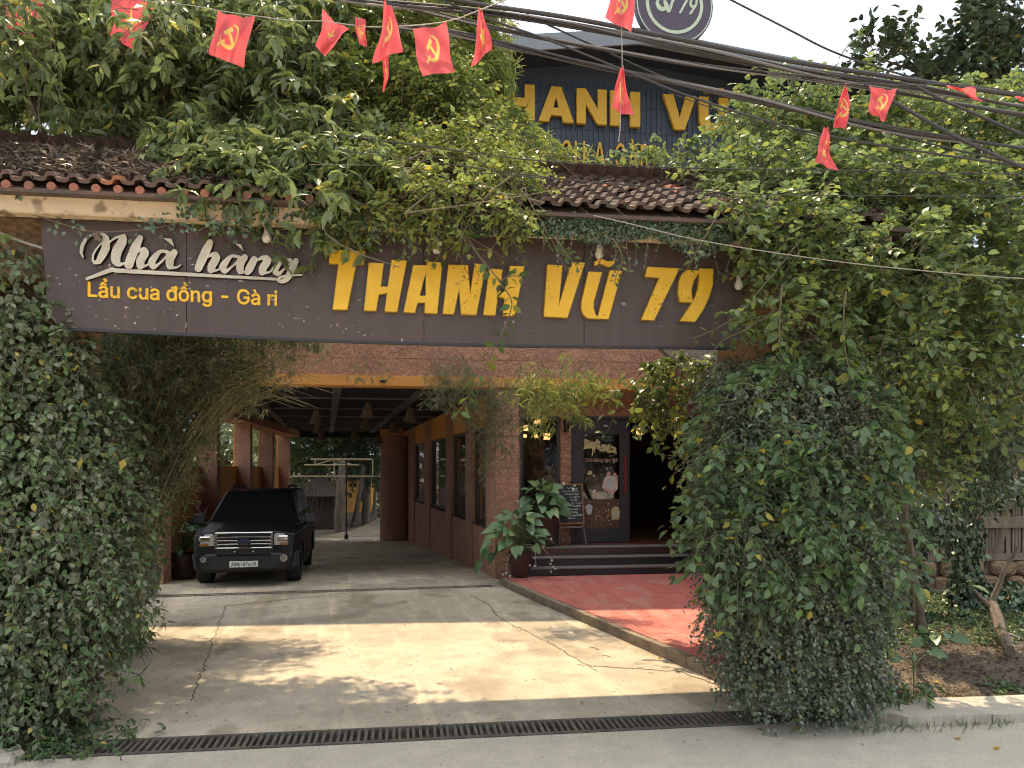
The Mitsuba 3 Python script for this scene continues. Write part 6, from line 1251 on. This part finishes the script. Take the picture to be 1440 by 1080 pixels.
garden_tree('wide dark hedge like tree closing the garden behind the path', [(470, 680, 75, 160, 60, 3), (560, 640, 78, 120, 80, 3), (380, 640, 75, 100, 80, 3), (480, 560, 80, 200, 60, 3), (470, 700, 66, 70, 30, 2), (400, 690, 60, 60, 40, 2)], (gnd(480, 76), at(480, 640, 76)), 5200, DARK, .42)
for i, (u, d, u2, v2, r_) in enumerate(((478, 40, 483, 650, .28), (497, 44, 512, 655, .16), (510, 50, 518, 660, .14), (524, 56, 528, 660, .14))):
    t = thing('garden_tree', ['thick dark trunk right of the hut in the garden', 'leaning trunk second along the garden path', 'slim trunk third along the garden path', 'slim trunk farthest along the garden path'][i], 'tree'); wood(t, [limb(gnd(u, d), at(u2, v2, d), r_, r_ * .7, q_, .05)])
for i, (u, d) in enumerate(((487, 36), (533, 52))):
    t = thing('lamp_post', ['thin black post left of the leaning trunk in the garden', 'thin black post beside the sunlit end of the garden path'][i], 'post'); a_ = gnd(u, d); add(tube([a_, a_ + [0, 0, 3.6]], .035, 8), 'mat_black', t, 'pole'); add(box(a_[0] - .08, a_[0] + .08, a_[1] - .08, a_[1] + .08, a_[2], a_[2] + .25), 'mat_black', t, 'base')
garden_tree('broad shady tree arching over the garden path beyond the passage', [(430, 540, 50, 110, 36, 5), (540, 545, 54, 120, 36, 6), (480, 560, 62, 200, 40, 6), (600, 540, 46, 60, 30, 5), (370, 540, 44, 70, 36, 5), (470, 545, 43, 130, 30, 3.5, 2), (450, 515, 41, 150, 28, 3, 2), (540, 515, 41, 150, 28, 3, 2), (520, 560, 48, 110, 26, 4, 2), (500, 590, 56, 90, 20, 4, 2)], ((-7.5, 50, -1), (-7.3, 50, 7), ), 7500, GREEN, .45)
HU = thing('garden_hut', 'dark wooden hut with thatched roof behind the parked car', 'hut'); h0, h1 = gnd(420, 42), gnd(470, 42); y0 = h0[1]; hw = add(box(h0[0], h1[0], y0, y0 + 4, -1.1, .85), 'mat_dark_wood', HU, 'wall')
for k in range(14): xx = h0[0] + (h1[0] - h0[0]) * (k + .1) / 14; add(box(xx, xx + .10, y0 - .04, y0 - .003, -1.0, .83), 'mat_dark_wood', hw, 'plank')
m = trimesh.convex.convex_hull(np.array([(h0[0] - .5, y0 - .6, .78), (h1[0] + .5, y0 - .6, .78), (h0[0] - .5, y0 + 4.5, .78), (h1[0] + .5, y0 + 4.5, .78), (h0[0] + .6, y0 + 1.5, 1.7), (h1[0] - .6, y0 + 1.5, 1.7)])); rr_ = add(m, 'mat_thatch', HU, 'roof')
TR = thing('trellis_frame', 'pale yellow metal trellis frame hanging before the garden trees', 'frame'); pa, pb = at(413, 646, 38), at(524, 646, 38)
for z0, z1, xs_ in ((646, 646, (437, 523)), (654, 654, (428, 505)), (670, 670, (412, 524))): add(tube([at(xs_[0], z0, 38), at(xs_[1], z1, 38)], .045, 6), 'mat_truss', TR, 'bar')
for (u0, v0, u1, v1) in ((470, 646, 470, 670), (413, 664, 413, 670), (443, 654, 470, 646), (497, 654, 470, 646), (443, 646, 443, 654), (524, 646, 524, 670)): add(tube([at(u0, v0, 38), at(u1, v1, 38)], .035, 6), 'mat_truss', TR, 'brace')
for u in (405, 574): add(tube([at(u, 640, 38), gnd(u, 38)], .04, 6), 'mat_truss', TR, 'post')
add(tube([at(405, 670, 38), at(574, 670, 38)], .03, 6), 'mat_truss', TR, 'bar')
PV = thing('pavilion', 'ochre walled pavilion behind the garden trunks', 'building'); g0 = gnd(485, 58); g1 = gnd(522, 58); add(box(g0[0], g1[0], g0[1], g0[1] + 5, -1.1, 1.8), 'mat_ochre', PV, 'wall'); add(box(g0[0] + 1.0, g0[0] + 1.7, g0[1] - .03, g0[1], -.2, 1.1), 'mat_void', PV, 'window'); add(trimesh.convex.convex_hull(np.array([(g0[0] - .6, g0[1] - .8, 1.8), (g1[0] + .6, g0[1] - .8, 1.8), (g0[0] - .6, g0[1] + 5.6, 1.8), (g1[0] + .6, g0[1] + 5.6, 1.8), (g0[0], g0[1] + 2.4, 3.2), (g1[0], g0[1] + 2.4, 3.2)])), 'mat_clay', PV, 'roof')
BS = thing('bare_shrub', 'bare pale twiggy shrub beside the car roof', 'shrub'); a_ = gnd(424, 34)
for i in range(22): e = at(408 + 50 * q_.random(), 655 + 35 * q_.random(), 34); add(tube(smooth_path([a_ + [0, 0, .3], (a_ + e) / 2 + q_.normal(size=3) * .2, e], 6), np.linspace(.02, .006, 6), 4), 'mat_white_wire', BS, 'branch')
